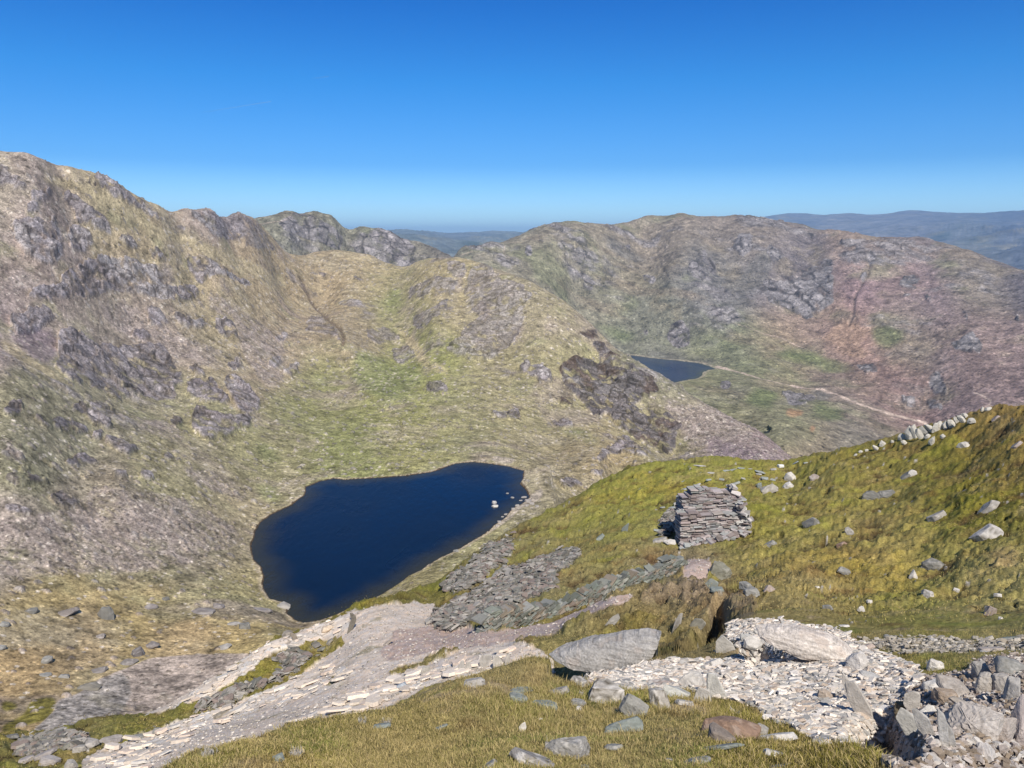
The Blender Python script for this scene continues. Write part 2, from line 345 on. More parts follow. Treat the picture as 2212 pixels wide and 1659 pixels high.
    a, b = pts(L); p += a; v += b
    for az, rs in ((-.8, 0), (-.5, 0), (-.25, 0), (0, 1), (.15, 2), (.3, 2), (.45, 2), (.6, 2), (.8, 2)):
        near = [(60, -.70), (66, -.72), (100, -.80), (140, -.72)] if rs == 0 else [(66, -.70), (120, -.72), (190, -.66)]
        if rs == 2: near += [(280, -.53), (400, -.42), (560, -.355)]
        for r, e in near: p.append((az, math.log(r))); v.append(e)
    for az in (-1.45, -1.05, 1.05, 1.45):
        for r, e in ((60, -.70), (140, -.68), (400, -.28 if az < 0 else -.38), (900, .02 if az < 0 else -.26), (1500, -.06), (3000, -.06), (12000, -.03), (45000, -.03)):
            p.append((az, math.log(r))); v.append(e)
    for az in np.linspace(-.8, .8, 14):
        p.append((az, math.log(45000))); v.append(-.03)
        if az < -.28: 
            for r in (3200, 6000, 12000, 22000): p.append((az, math.log(r))); v.append(-.05)
        elif az > -.05:
            p.append((az, math.log(4500))); v.append(-.10 if az < .5 else -.12)
    for l in (LAKE1,):                                  # keep the tarn's bed low and its shore level
        for q in l[::3]:
            r = np.hypot(*q); p.append((math.atan2(q[0], q[1]), math.log(r))); v.append(LOWER_LAKE_Z / r)
    for q in LAKE2[::2]:
        r = np.hypot(*q); p.append((math.atan2(q[0], q[1]), math.log(r))); v.append(UPPER_LAKE_Z / r)
    return TPS(p, v, reg=4e-4)

def sample_grid(tps, r0, r1, nco_a=641, nco_r=420):
    az = np.linspace(-AZM, AZM, nco_a); lr = np.linspace(math.log(r0), math.log(r1), nco_r)
    return az, lr, tps.grid(az, lr)
AZM = 1.36
azs = np.concatenate([np.linspace(-1.35, -.70, 90, endpoint=False), np.linspace(-.70, .70, 1260), np.linspace(.70, 1.35, 91)[1:]])   # dense where the photo looks, on to the sides as well
NA = len(azs)
tA = build_A(); tB = build_B()
gA = sample_grid(tA, 1.1, 90); gB = sample_grid(tB, 55, 46000, 641, 700)
print('tps', time.time() - T0)

def e_at(g, az, lr):
    """bilinear look-up; az (ni,), lr (nj, ni)"""
    ga, gl, E = g
    x = np.clip((az - ga[0]) / (ga[1] - ga[0]), 0, len(ga) - 1.001); y = np.clip((lr - gl[0]) / (gl[1] - gl[0]), 0, len(gl) - 1.001)
    x = np.broadcast_to(x, lr.shape); i = x.astype(int); j = y.astype(int); fx = x - i; fy = y - j
    fx = fx * fx * (3 - 2 * fx) * .3 + fx * .7; 
    return (E[j, i] * (1 - fx) + E[j, i + 1] * fx) * (1 - fy) + (E[j + 1, i] * (1 - fx) + E[j + 1, i + 1] * fx) * fy
def columns(g, r0, r1, nr, emax0=None, kl=0.25):
    """per-azimuth radial samples, dense where the ground is seen steeply"""
    az = azs
    lr0 = np.log(r0) * np.ones(NA); lr1 = np.log(r1) * np.ones(NA)
    t = np.linspace(0, 1, 900)[:, None]
    L = lr0 + (lr1 - lr0) * t
    E = e_at(g, az, L)
    dE = np.abs(np.diff(E, axis=0)); dL = np.diff(L, axis=0)
    run = np.maximum.accumulate(E, axis=0)[1:]
    if emax0 is not None: run = np.maximum(run, emax0)
    hid = sstep(0.0, 0.03, run - E[1:])
    wgt = (dE + kl * 0.1 * dL) * (1 - .85 * hid) + 1e-5
    k = np.ones(41) / 41
    wgt = np.apply_along_axis(lambda v: np.convolve(np.pad(v, 20, mode='edge'), k, 'valid'), 1, wgt)
    cum = np.vstack([np.zeros(NA), np.cumsum(wgt, 0)]); cum /= cum[-1]
    q = np.linspace(0, 1, nr)
    R = np.empty((nr, NA))
    for i in range(NA): R[:, i] = np.exp(np.interp(q, cum[:, i], L[:, i]))
    return az, R, run[-1]
nrA, nrB, nrC, nrD = (420, 420, 260, 70) if QUICK else (850, 800, 500, 130)
RA = 62.0
_, R_A, emA = columns(gA, 1.25, RA, nrA)
# hidden seams between the near corrie, the fells across the valley and the far ranges
_sx = np.array([-200, 0, 500, 870, 960, 1220, 1366, 1480, 1700, 2400]); _sr = np.array([1000, 1050, 1500, 1560, 1430, 1180, 1030, 960, 860, 860])
seam = np.interp(azs, pol(_sx, np.full(10, 700))[0], _sr)
_, R_B, emB = columns(gB, RA, seam, nrB, emA)
_, R_C, emC = columns(gB, seam, 3600, nrC, emB)
_, R_D, _ = columns(gB, 3600, 42000, nrD, emC)
print('cols', time.time() - T0)

def sdist(x, y, P):
    """signed distance to a closed outline, positive inside"""
    d = np.full(x.shape, 1e9); ins = np.zeros(x.shape, bool)
    for a, b in zip(P, np.roll(P, -1, 0)):
        t = np.clip(((x - a[0]) * (b[0] - a[0]) + (y - a[1]) * (b[1] - a[1])) / ((b - a) ** 2).sum(), 0, 1)
        d = np.minimum(d, np.hypot(x - a[0] - t * (b[0] - a[0]), y - a[1] - t * (b[1] - a[1])))
        c = (a[1] > y) != (b[1] > y)
        ins ^= c & (x < (b[0] - a[0]) * (y - a[1]) / (b[1] - a[1] + 1e-12) + a[0])
    return np.where(ins, d, -d)

# ------------------------------------------------------------------ traced areas
# corrie crags
crags = [zp('z1', q) for q in (
    [(0, 170), (60, 210), (60, 250), (180, 290), (200, 360), (100, 375), (0, 370)], [(230, 390), (370, 370), (380, 410), (300, 470), (250, 460)],
    [(220, 500), (290, 480), (310, 540), (260, 560), (230, 560)], [(130, 640), (230, 600), (330, 650), (430, 640), (480, 760), (480, 880), (400, 950), (300, 945), (170, 890), (120, 760)],
    [(480, 420), (620, 430), (780, 510), (890, 600), (900, 700), (800, 700), (700, 650), (600, 640), (590, 550), (490, 480)], [(560, 680), (680, 690), (730, 800), (650, 900), (560, 860), (520, 760)],
    [(700, 240), (780, 240), (960, 350), (1120, 420), (1280, 560), (1270, 590), (1100, 500), (940, 440), (820, 370), (700, 300)], [(940, 700), (1030, 720), (1080, 800), (1000, 790)],
    [(1160, 790), (1220, 790), (1260, 870), (1230, 895), (1170, 850)], [(810, 790), (870, 780), (850, 830)],
    [(450, 1040), (590, 1000), (700, 940), (930, 880), (1080, 890), (1200, 960), (1200, 1050), (1350, 1100), (1540, 1160), (1480, 1215), (1300, 1200), (1190, 1190), (960, 1160), (860, 1150), (760, 1180), (640, 1190), (560, 1190), (430, 1195), (280, 1200), (190, 1200), (300, 1110), (450, 1110)],
    [(1450, 900), (1560, 890), (1720, 980), (1920, 1070), (1900, 1100), (1750, 1050), (1600, 1050), (1570, 1110), (1520, 1090), (1450, 970)],
    [(90, 1350), (200, 1290), (350, 1290), (420, 1350), (330, 1400), (200, 1450), (130, 1460)], [(440, 1460), (600, 1440), (640, 1470), (590, 1530), (450, 1530)],
    [(1150, 1290), (1220, 1290), (1320, 1380), (1240, 1420), (1170, 1390)], [(1350, 1310), (1420, 1300), (1500, 1390), (1600, 1370), (1620, 1420), (1500, 1450), (1400, 1400)],
    [(1670, 1380), (1780, 1380), (1850, 1480), (1840, 1520), (1740, 1490), (1670, 1440)], [(1000, 1470), (1120, 1460), (1170, 1500), (1070, 1520)],
    [(1470, 520), (1640, 500), (1850, 540), (2000, 640), (2100, 720), (1960, 720), (1800, 740), (1650, 700), (1560, 600)], [(1330, 630), (1420, 630), (1420, 660), (1340, 650)])]
crags += [zp('z3', q) for q in (
    [(450, 110), (560, 100), (640, 60), (700, 120), (780, 130), (900, 140), (1100, 130), (1250, 140), (1280, 220), (1370, 320), (1390, 440), (1330, 480), (1340, 590), (1240, 580), (1100, 530), (1000, 520), (900, 530), (820, 480), (640, 420), (500, 370), (410, 290), (450, 200)],
    [(1440, 330), (1530, 320), (1580, 380), (1560, 415), (1480, 380)], [(1790, 290), (1870, 290), (1900, 340), (1820, 345)],
    [(1410, 440), (1480, 420), (1580, 440), (1640, 400), (1700, 520), (1750, 600), (1700, 630), (1560, 620), (1430, 560)], [(1740, 420), (1830, 390), (1930, 470), (2000, 600), (2000, 680), (1900, 700), (1800, 650), (1750, 540)],
    [(1480, 690), (1560, 640), (1700, 690), (1820, 700), (1960, 720), (1950, 780), (1860, 790), (1760, 830), (1600, 850), (1500, 780)], [(1310, 690), (1400, 690), (1420, 740), (1340, 760)],
    [(270, 665), (400, 690), (560, 720), (680, 760), (700, 790), (600, 800), (480, 780), (370, 740)], [(560, 600), (700, 570), (800, 620), (860, 740), (820, 770), (720, 740), (680, 680)],
    [(40, 630), (120, 570), (200, 560), (200, 620), (90, 665)], [(820, 850), (940, 860), (1060, 930), (1060, 965), (980, 965), (880, 910)], [(1250, 1010), (1310, 1000), (1370, 1040), (1290, 1035)],
    [(20, 1180), (130, 1150), (280, 1150), (400, 1180), (410, 1200), (260, 1200), (130, 1240), (60, 1210)], [(160, 1080), (220, 1060), (230, 1120), (150, 1130)], [(390, 1310), (500, 1250), (560, 1300), (640, 1350), (560, 1375), (440, 1360)],
    [(0, 1390), (90, 1380), (290, 1430), (170, 1440), (50, 1435)], [(870, 1150), (980, 1110), (1000, 1150), (880, 1170)], [(1060, 1130), (1150, 1120), (1190, 1150), (1150, 1175)],
    [(500, 1030), (680, 950), (780, 1030), (600, 1060)], [(730, 810), (800, 790), (800, 860), (740, 860)], [(2100, 230), (2150, 240), (2140, 285), (2090, 280)])]
crags += [zp('z2', q) for q in (
    [(460, 690), (560, 680), (700, 740), (660, 760), (520, 710)], [(1560, 600), (1650, 600), (1670, 730), (1580, 740), (1550, 680)], [(1420, 720), (1560, 740), (1600, 840), (1500, 870), (1400, 800)],
    [(1240, 840), (1400, 740), (1400, 860), (1260, 910)], [(1300, 1020), (1480, 950), (1570, 910), (1560, 970), (1400, 1060), (1330, 1120), (1300, 1080)],
    [(1700, 700), (1860, 610), (1900, 700), (2000, 720), (2212, 850), (2150, 960), (2150, 1040), (2080, 1180), (2060, 1230), (1900, 1350), (1780, 1400), (1680, 1340), (1560, 1290), (1560, 1220), (1680, 1130), (1800, 1050), (1750, 950), (1680, 880), (1700, 800)],
    [(950, 1120), (1060, 1090), (1180, 1150), (1220, 1200), (1050, 1270), (950, 1210)], [(1150, 1290), (1250, 1260), (1310, 1320), (1200, 1370), (1140, 1340)], [(480, 1050), (600, 1040), (700, 1130), (690, 1210), (560, 1170), (470, 1130)],
    [(720, 900), (860, 920), (860, 960), (760, 990), (690, 950)], [(0, 260), (90, 290), (200, 370), (250, 470), (100, 490), (0, 480)], [(1380, 1540), (1500, 1510), (1570, 1560), (1400, 1590)], [(2130, 1440), (2212, 1380), (2212, 1480), (2150, 1470)], [(230, 1170), (320, 1160), (310, 1220), (240, 1210)],
    [(190, 1340), (260, 1340), (250, 1400), (190, 1390)], [(300, 1430), (400, 1370), (390, 1420), (370, 1500)], [(830, 700), (950, 740), (880, 750)])]
soft_crags = crags[41:]
dark_crags = [zp('z5', q) for q in (
    [(900, 520), (1000, 560), (1060, 640), (1100, 760), (1180, 860), (1060, 800), (960, 720), (900, 640)],
    [(460, 300), (540, 220), (640, 220), (740, 260), (720, 200), (680, 120), (760, 110), (800, 180), (900, 230), (1000, 300), (1080, 340), (1140, 430), (1080, 480), (1000, 520), (950, 540), (940, 620), (910, 700), (820, 600), (760, 560), (720, 600), (640, 530), (560, 450), (500, 380)],
    [(460, 470), (540, 440), (550, 520), (470, 530)], [(980, 640), (1090, 610), (1080, 540), (1200, 590), (1280, 660), (1270, 700), (1230, 740), (1240, 820), (1210, 860), (1130, 820), (1130, 760), (1080, 680), (1030, 700), (1040, 760), (990, 700)],
    [(1180, 880), (1260, 890), (1320, 950), (1220, 940)], [(580, 20), (720, 30), (760, 90), (680, 100), (600, 60)])]
crags += [zp('z5', q) for q in ([(0, 600), (180, 590), (210, 650), (60, 660)], [(220, 270), (380, 290), (400, 350), (300, 340)], [(410, 650), (540, 660), (560, 720), (460, 710)], [(680, 860), (960, 780), (1010, 840), (1100, 900), (900, 870), (720, 880)],
                                [(440, 1060), (560, 1020), (640, 1090), (480, 1100)], [(640, 960), (740, 950), (730, 1010)], [(50, 60), (150, 0), (160, 100), (60, 150)])]
purple = [zp('z1', [(60, 1400), (250, 1380), (330, 1500), (420, 1600), (300, 1659), (150, 1560)]), zp('z3', [(80, 0), (400, 0), (440, 120), (400, 280), (250, 220), (150, 120)]), zp('z5', [(1400, 720), (1650, 780), (2040, 900), (1950, 940), (1620, 940), (1480, 850)])]
screes = [zp('z1', q) for q in ([(700, 1220), (1000, 1250), (1300, 1440), (1500, 1600), (1300, 1659), (1000, 1480), (750, 1300)], [(1520, 1150), (1640, 1180), (2000, 1400), (2212, 1520), (2212, 1650), (1950, 1500), (1650, 1320)], [(50, 950), (250, 1000), (350, 1060), (150, 1150), (50, 1130)],
                                [(440, 640), (500, 700), (520, 850), (620, 930), (560, 960), (480, 850), (420, 700)])]
screes += [zp('z3', q) for q in ([(1170, 0), (1400, 60), (1700, 200), (1780, 260), (1600, 290), (1350, 220), (1200, 100)], [(1850, 0), (2000, 60), (2212, 300), (2212, 520), (2000, 380), (1900, 200)], [(0, 800), (250, 950), (150, 1050), (0, 1000)],
                                 [(700, 1230), (1000, 1240), (1400, 1300), (1700, 1450), (1900, 1620), (1500, 1800), (900, 1900), (0, 1950), (-80, 1500), (200, 1450), (450, 1400), (650, 1350)], [(1360, 1050), (1700, 1120), (1950, 1250), (2050, 1330), (1800, 1290), (1500, 1180)],
                                 [(960, 700), (1300, 700), (1450, 850), (1380, 900), (1100, 780)])]
screes += [zp('z5', q) for q in ([(1150, 430), (1280, 520), (1500, 640), (1800, 760), (2060, 910), (1900, 950), (1500, 950), (1330, 780), (1200, 600)], [(1280, 400), (1420, 480), (1600, 560), (1850, 700), (1700, 690), (1450, 560)])]
greens = [zp('z1', q) for q in ([(330, 980), (540, 940), (590, 990), (450, 1050), (340, 1040)], [(130, 1230), (400, 1205), (480, 1260), (250, 1290), (130, 1270)], [(1300, 1220), (1500, 1215), (1400, 1290)], [(640, 930), (780, 900), (850, 850), (800, 830), (650, 900)], [(1580, 720), (1720, 760), (1900, 860), (2150, 900), (2212, 960), (1900, 900), (1650, 810)], [(1620, 1060), (1780, 1060), (1700, 1130)])]
greens += [zp('z2', q) for q in ([(1130, 760), (1200, 680), (1200, 780), (1230, 900), (1180, 980), (1000, 1060), (900, 1150), (840, 1130), (1000, 1000), (1080, 880)], [(1560, 900), (1620, 860), (1720, 680), (1740, 700), (1640, 880), (1580, 910)], [(780, 1400), (860, 1250), (960, 1300), (1200, 1400), (1340, 1320), (1400, 1500), (1250, 1600), (1000, 1659), (820, 1500)],
                                 [(2100, 1130), (2212, 1070), (2212, 1200), (2130, 1150)], [(0, 1030), (250, 1040), (380, 1090), (200, 1080)], [(400, 1430), (600, 1450), (760, 1560), (560, 1560)])]
greens += [zp('z3', q) for q in ([(800, 1180), (1190, 1180), (1230, 1200), (1000, 1250), (860, 1210)], [(1390, 230), (1540, 290), (1450, 310)], [(1880, 1180), (2212, 1200), (2212, 1340), (2080, 1370), (2000, 1270)], [(1850, 880), (2100, 900), (2212, 1050), (2000, 1000)], [(1450, 900), (1600, 930), (1700, 1050), (1500, 1000)], [(2100, 1040), (2212, 1000), (2212, 1150)])]
greens += [zp('z5', q) for q in ([(960, 540), (1130, 480), (1100, 540), (1060, 610), (960, 650)], [(170, 20), (300, 0), (300, 50), (190, 60)], [(380, 700), (560, 740), (850, 740), (700, 830), (520, 800)], [(580, 530), (700, 600), (650, 640), (560, 560)])]
straw = [zp('z1', q) for q in ([(300, 250), (560, 290), (860, 400), (1100, 560), (1400, 700), (1900, 900), (2212, 1060), (2212, 1110), (1800, 980), (1350, 760), (1000, 600), (700, 400), (330, 310)],)]
straw += [zp('z2', q) for q in ([(0, 600), (150, 700), (300, 860), (500, 980), (560, 1060), (400, 980), (200, 820), (0, 680)], [(1100, 1020), (1300, 1200), (1450, 1400), (1700, 1490), (1500, 1470), (1380, 1400), (1200, 1180)], [(560, 520), (1000, 540), (1100, 620), (1350, 580), (1550, 570), (1300, 640), (700, 560)])]
straw += [zp('z3', q) for q in ([(0, 50), (200, 180), (500, 400), (850, 620), (960, 700), (900, 690), (600, 490), (200, 300), (0, 140)], [(230, 940), (600, 1100), (850, 1210), (700, 1180), (400, 1040)], [(1700, 1290), (1900, 1340), (2000, 1440), (1850, 1400)])]
ochre = [zp('z5', q) for q in ([(350, 800), (600, 820), (1000, 880), (1250, 930), (900, 950), (700, 920), (500, 880)], [(700, 1040), (850, 990), (800, 1060), (700, 1090)])]
ochre += [zp('z4', q) for q in ([(1400, 500), (1700, 410), (2200, 430), (2500, 500), (2100, 560), (1600, 580), (1450, 560)], [(0, 640), (300, 720), (700, 870), (760, 900), (500, 960), (300, 1020), (0, 1040)], [(0, 360), (400, 380), (250, 430)])]
mossB = [zp('z4', q) for q in ([(260, 1060), (480, 1050), (450, 1150), (400, 1250), (200, 1300), (0, 1400), (0, 1300), (200, 1200)], [(0, 1070), (170, 1110), (130, 1160), (0, 1180)], [(980, 770), (1080, 740), (1120, 780), (1000, 810)])]
greypatch = [zp('z4', [(210, 1390), (330, 1290), (450, 1180), (480, 1080), (650, 1020), (830, 900), (1100, 800), (1300, 720), (1700, 680), (2096, 670), (2350, 690), (2300, 900), (1900, 1000), (1750, 1100), (1600, 1200), (1400, 1300), (1250, 1350), (1050, 1390), (800, 1400), (430, 1420)])]
greycoarse = [zp('z4', [(210, 1390), (330, 1290), (450, 1180), (480, 1080), (650, 1020), (830, 900), (1050, 840), (1120, 1000), (1050, 1150), (900, 1280), (800, 1340), (430, 1420)])]
shorepeb = [zp('z5', [(0, 900), (60, 890), (160, 910), (150, 945), (60, 930), (0, 920)]), zp('h1', [(450, 190), (550, 200), (560, 260), (400, 330), (200, 450), (120, 520), (250, 350), (390, 240)])]
lines_B = [(zp('z2', [(1190, 640), (1130, 780)]), 1.6), (zp('z5', [(0, 600), (20, 560), (-60, 500), (-260, 350)]), 1.2), (zp('h1', [(440, 60), (520, 100), (525, 170), (550, 230), (640, 280), (700, 290)]), 2.6), (zp('z2', [(860, 1180), (930, 1290), (990, 1340), (960, 1400)]), 1.2),
           (zp('z2', [(270, 470), (320, 520), (365, 538)]), 2.0), (zp('q3', [(1500, 100), (1560, 60), (1640, 20), (1700, -60), (1730, -120)]), 1.8)]
gullies_B = [(zp('z2', [(400, 700), (440, 790), (500, 900), (560, 970), (640, 1040), (730, 1110), (750, 1180), (740, 1240)]), 7), (zp('z2', [(740, 1300), (780, 1450), (860, 1600), (940, 1700)]), 3), (zp('q1', [(1560, 1080), (1640, 1150), (1720, 1210), (1740, 1260), (1690, 1345)]), 3.5), (zp('z3', [(280, 980), (330, 1000), (400, 1060)]), 4),
             (zp('z3', [(1050, 790), (1180, 850), (1320, 960), (1380, 1040)]), 3)]
# fells across the valley
cragsC = [zp('q2', q) for q in (
    [(970, 180), (1030, 180), (1040, 240), (1000, 265), (970, 220)], [(1110, 210), (1140, 250), (1180, 290), (1120, 310), (1100, 260)], [(760, 300), (830, 230), (880, 300), (880, 360), (800, 360), (750, 340)],
    [(1200, 350), (1220, 340), (1220, 420), (1190, 410)], [(1090, 370), (1200, 380), (1300, 330), (1400, 350), (1400, 460), (1320, 520), (1260, 550), (1150, 500), (1100, 490)], [(1340, 300), (1380, 300), (1380, 350), (1330, 340)],
    [(1540, 250), (1570, 260), (1560, 310), (1540, 300)], [(1570, 275), (1610, 280), (1600, 295)], [(1510, 340), (1540, 330), (1530, 370)], [(700, 570), (740, 540), (780, 580), (780, 640), (720, 650), (690, 610)], [(860, 490), (910, 490), (910, 530), (870, 530)],
    [(1900, 640), (1960, 620), (2000, 600), (2040, 640), (2020, 680), (1940, 680)], [(1800, 790), (1850, 770), (1880, 820), (1890, 860), (1830, 850)], [(1680, 870), (1740, 870), (1750, 910), (1700, 910)], [(1800, 870), (1860, 880), (1870, 930), (1820, 920)], [(2190, 510), (2212, 510), (2212, 580)],
    [(1690, 340), (1780, 340), (1750, 400), (1680, 380)], [(1790, 440), (1850, 450), (1820, 490)], [(560, 350), (620, 370), (610, 390), (560, 380)], [(470, 200), (500, 195), (500, 220), (470, 220)], [(60, 220), (90, 220), (90, 250), (60, 250)], [(300, 350), (360, 350), (340, 400), (300, 400)],
    [(1150, 870), (1280, 870), (1300, 890), (1230, 930), (1180, 920)], [(1480, 740), (1560, 740), (1560, 780), (1500, 790)], [(890, 790), (930, 790), (940, 830), (900, 830)], [(580, 580), (610, 580), (600, 610)], [(1950, 510), (1990, 520), (1970, 560)], [(1700, 420), (1750, 430), (1700, 450)])]
cragsC += [zp('z2', q) for q in ([(240, 320), (350, 230), (440, 220), (560, 260), (700, 340), (770, 400), (740, 500), (600, 460), (450, 430), (300, 380)], [(820, 490), (1000, 490), (980, 540), (850, 530)], [(880, 380), (1040, 360), (1180, 420), (1280, 480), (1260, 560), (1300, 600), (1180, 630), (1110, 600), (1080, 520), (1000, 460)])]
redC = [zp('q2', q) for q in ([(1600, 340), (1700, 310), (1850, 330), (1950, 380), (1800, 450), (1700, 490), (1580, 470), (1500, 540), (1400, 560), (1500, 440)], [(1150, 540), (1400, 560), (1500, 600), (1540, 720), (1480, 730), (1300, 670), (1200, 640)],
                              [(1900, 620), (2212, 700), (2212, 900), (1900, 820), (1850, 760)], [(1600, 830), (1900, 850), (1950, 960), (1700, 960)])]
paleC = [zp('q2', q) for q in ([(1300, 640), (1450, 560), (1600, 600), (1500, 640), (1560, 720), (1480, 700)], [(1060, 580), (1280, 660), (1200, 650)], [(940, 555), (1120, 600), (1060, 600)])]
orangeC = [zp('q2', q) for q in ([(1765, 850), (1790, 880), (1800, 920), (1780, 890)], [(1640, 900), (1680, 910), (1650, 920)], [(1290, 1000), (1320, 1005), (1310, 1030), (1290, 1025)], [(1240, 1060), (1300, 1060), (1260, 1070)], [(1180, 935), (1270, 945), (1230, 970), (1180, 965)])]
greensC = [zp('q2', q) for q in ([(1090, 680), (1250, 690), (1400, 720), (1560, 740), (1380, 780), (1150, 720)], [(1050, 830), (1180, 850), (1100, 930), (1200, 1000), (1400, 1060), (1300, 1080), (1100, 960), (960, 900)], [(270, 480), (400, 560), (600, 600), (500, 640), (380, 590)], [(1300, 900), (1450, 930), (1400, 1000), (1250, 960)], [(1550, 560), (1750, 600), (1650, 680), (1560, 640)])]
screeC = [zp('q2', q) for q in ([(1130, 220), (1100, 400), (950, 480), (880, 440), (1000, 330), (1080, 240)], [(370, 120), (480, 200), (600, 300), (560, 320), (420, 220)], [(450, 640), (900, 700), (870, 740), (620, 700)], [(800, 430), (880, 500), (820, 480)], [(1270, 840), (1340, 830), (1400, 890), (1300, 900)])]
lines_C = [(zp('q2', [(900, 742), (1000, 762), (1100, 790), (1210, 815)]), 2.4), (zp('q2', [(1210, 815), (1300, 838), (1400, 866), (1460, 897), (1540, 926), (1620, 952), (1700, 972), (1790, 992)]), 4.2), (zp('q2', [(880, 735), (930, 745)]), 4),
           (zp('q2', [(1100, 945), (1120, 975), (1160, 1000), (1200, 1050), (1350, 1120)]), 1.4), (zp('q2', [(740, 800), (850, 850), (920, 870), (980, 900)]), 1.4), (zp('q2', [(1990, 850), (2040, 870), (2070, 890), (2060, 910)]), 2.6), (zp('q2', [(2050, 700), (2020, 770), (2015, 830)]), 1.4),
           (zp('q2', [(930, 545), (1050, 590), (1150, 620), (1270, 665)]), 2.0), (zp('z2', [(1760, 520), (1650, 560)]), 1.8), (zp('z2', [(2000, 480), (1990, 530), (2040, 590)]), 1.8), (zp('z2', [(60, 300), (200, 290), (320, 260), (360, 215)]), 2.0), (zp('q2', [(1490, 680), (1600, 650)]), 1.2)]
gullies_C = [(zp('q2', [(1550, 260), (1540, 330), (1500, 400), (1480, 440), (1475, 520), (1450, 570)]), 5), (zp('q2', [(1115, 220), (1110, 300)]), 4), (zp('q2', [(1200, 340), (1205, 420)]), 4), (zp('q2', [(1360, 400), (1350, 500)]), 4), (zp('q2', [(900, 330), (860, 380), (900, 430)]), 3), (zp('q2', [(620, 210), (640, 300), (680, 360)]), 4)]

def SRGB(*c): return c
toneB = [(0, 400, (150, 142, 122)), (100, 450, (148, 136, 124)), (200, 420, (160, 150, 118)), (300, 480, (165, 152, 120)), (450, 480, (150, 138, 126)), (400, 560, (155, 145, 112)), (500, 560, (165, 150, 118)), (600, 620, (160, 146, 112)), (100, 600, (150, 138, 122)), (0, 700, (150, 138, 126)), (200, 700, (148, 138, 120)), (350, 700, (148, 138, 114)),
         (500, 700, (150, 140, 108)), (600, 750, (150, 138, 112)), (700, 620, (150, 138, 108)), (800, 600, (155, 143, 110)), (950, 590, (155, 145, 108)), (850, 650, (132, 132, 90)), (1100, 650, (145, 138, 108)), (750, 700, (145, 134, 106)), (700, 850, (134, 134, 88)), (900, 830, (134, 136, 84)), (900, 950, (142, 140, 92)), (750, 980, (130, 133, 84)), (600, 1000, (137, 134, 96)),
         (1000, 900, (142, 139, 98)), (1100, 850, (142, 136, 100)), (1200, 900, (142, 137, 100)), (1100, 980, (147, 140, 102)), (1300, 980, (150, 139, 104)), (1200, 1000, (142, 132, 100)), (400, 1000, (142, 137, 102)), (300, 850, (142, 137, 108)), (100, 850, (137, 133, 104)), (100, 950, (132, 129, 102)), (200, 1100, (142, 134, 112)), (50, 1200, (134, 126, 112)), (300, 1200, (138, 130, 112)),
         (450, 1200, (140, 132, 110)), (520, 1130, (150, 141, 108)), (100, 1300, (155, 141, 95)), (300, 1300, (158, 143, 96)), (500, 1280, (148, 139, 95)), (400, 1360, (160, 143, 104)), (150, 1380, (156, 140, 104)), (50, 1450, (150, 132, 94)), (550, 1380, (158, 143, 95)), (900, 1250, (150, 142, 98)), (1000, 1190, (138, 133, 93)), (1150, 1050, (137, 132, 100)), (1600, 950, (137, 123, 114)),
         (1550, 880, (137, 127, 108)), (1500, 830, (132, 130, 104)), (1450, 950, (138, 132, 98))]
toneC = [(1100, 560, (128, 123, 103)), (1250, 520, (130, 123, 104)), (1400, 500, (132, 123, 106)), (1600, 500, (130, 121, 107)), (1900, 540, (142, 127, 109)), (2100, 600, (128, 120, 104)), (1300, 620, (125, 122, 102)), (1400, 700, (118, 118, 100)), (1550, 600, (112, 110, 102)), (1700, 600, (114, 108, 104)), (1900, 620, (134, 114, 112)), (2000, 650, (128, 113, 110)), (1750, 700, (140, 123, 107)),
         (1850, 740, (158, 131, 114)), (1700, 760, (140, 126, 101)), (1950, 700, (138, 128, 107)), (2100, 750, (135, 119, 109)), (1600, 780, (114, 117, 92)), (1650, 850, (124, 119, 93)), (1800, 820, (125, 114, 100)), (1900, 860, (130, 110, 100)), (2150, 850, (130, 114, 106)), (1550, 850, (127, 126, 92)), (1700, 920, (121, 122, 92)), (1850, 930, (122, 118, 102)), (1750, 970, (130, 119, 98)), (650, 500, (122, 120, 102)), (900, 550, (122, 120, 102)), (1950, 480, (118, 110, 105)), (950, 530, (120, 115, 105)), (2200, 560, (100, 95, 95))]
toneA = [(1300, 1080, (134, 130, 62)), (1500, 1030, (138, 134, 66)), (1700, 1100, (126, 120, 56)), (1900, 1000, (126, 116, 60)), (2150, 920, (136, 114, 66)), (2100, 1050, (114, 108, 44)), (1950, 1200, (148, 133, 78)), (2000, 1330, (134, 128, 66)), (2150, 1300, (146, 134, 84)), (1750, 1250, (144, 128, 82)), (1750, 1100, (142, 130, 74)), (1850, 1400, (130, 118, 66)), (1400, 1320, (116, 105, 58)), (1430, 1270, (130, 115, 94)),
         (1200, 1250, (122, 112, 82)), (1100, 1380, (112, 106, 54)), (600, 1620, (126, 118, 64)), (900, 1580, (133, 121, 74)), (1100, 1480, (142, 127, 92)), (1100, 1600, (126, 119, 68)), (1400, 1600, (126, 119, 72)), (1600, 1650, (116, 106, 54)), (1800, 1659, (114, 103, 50)), (1350, 1530, (131, 116, 78)), (100, 1600, (120, 113, 66)), (400, 1530, (114, 109, 56)), (600, 1450, (122, 112, 56)), (1250, 1170, (132, 124, 72))]
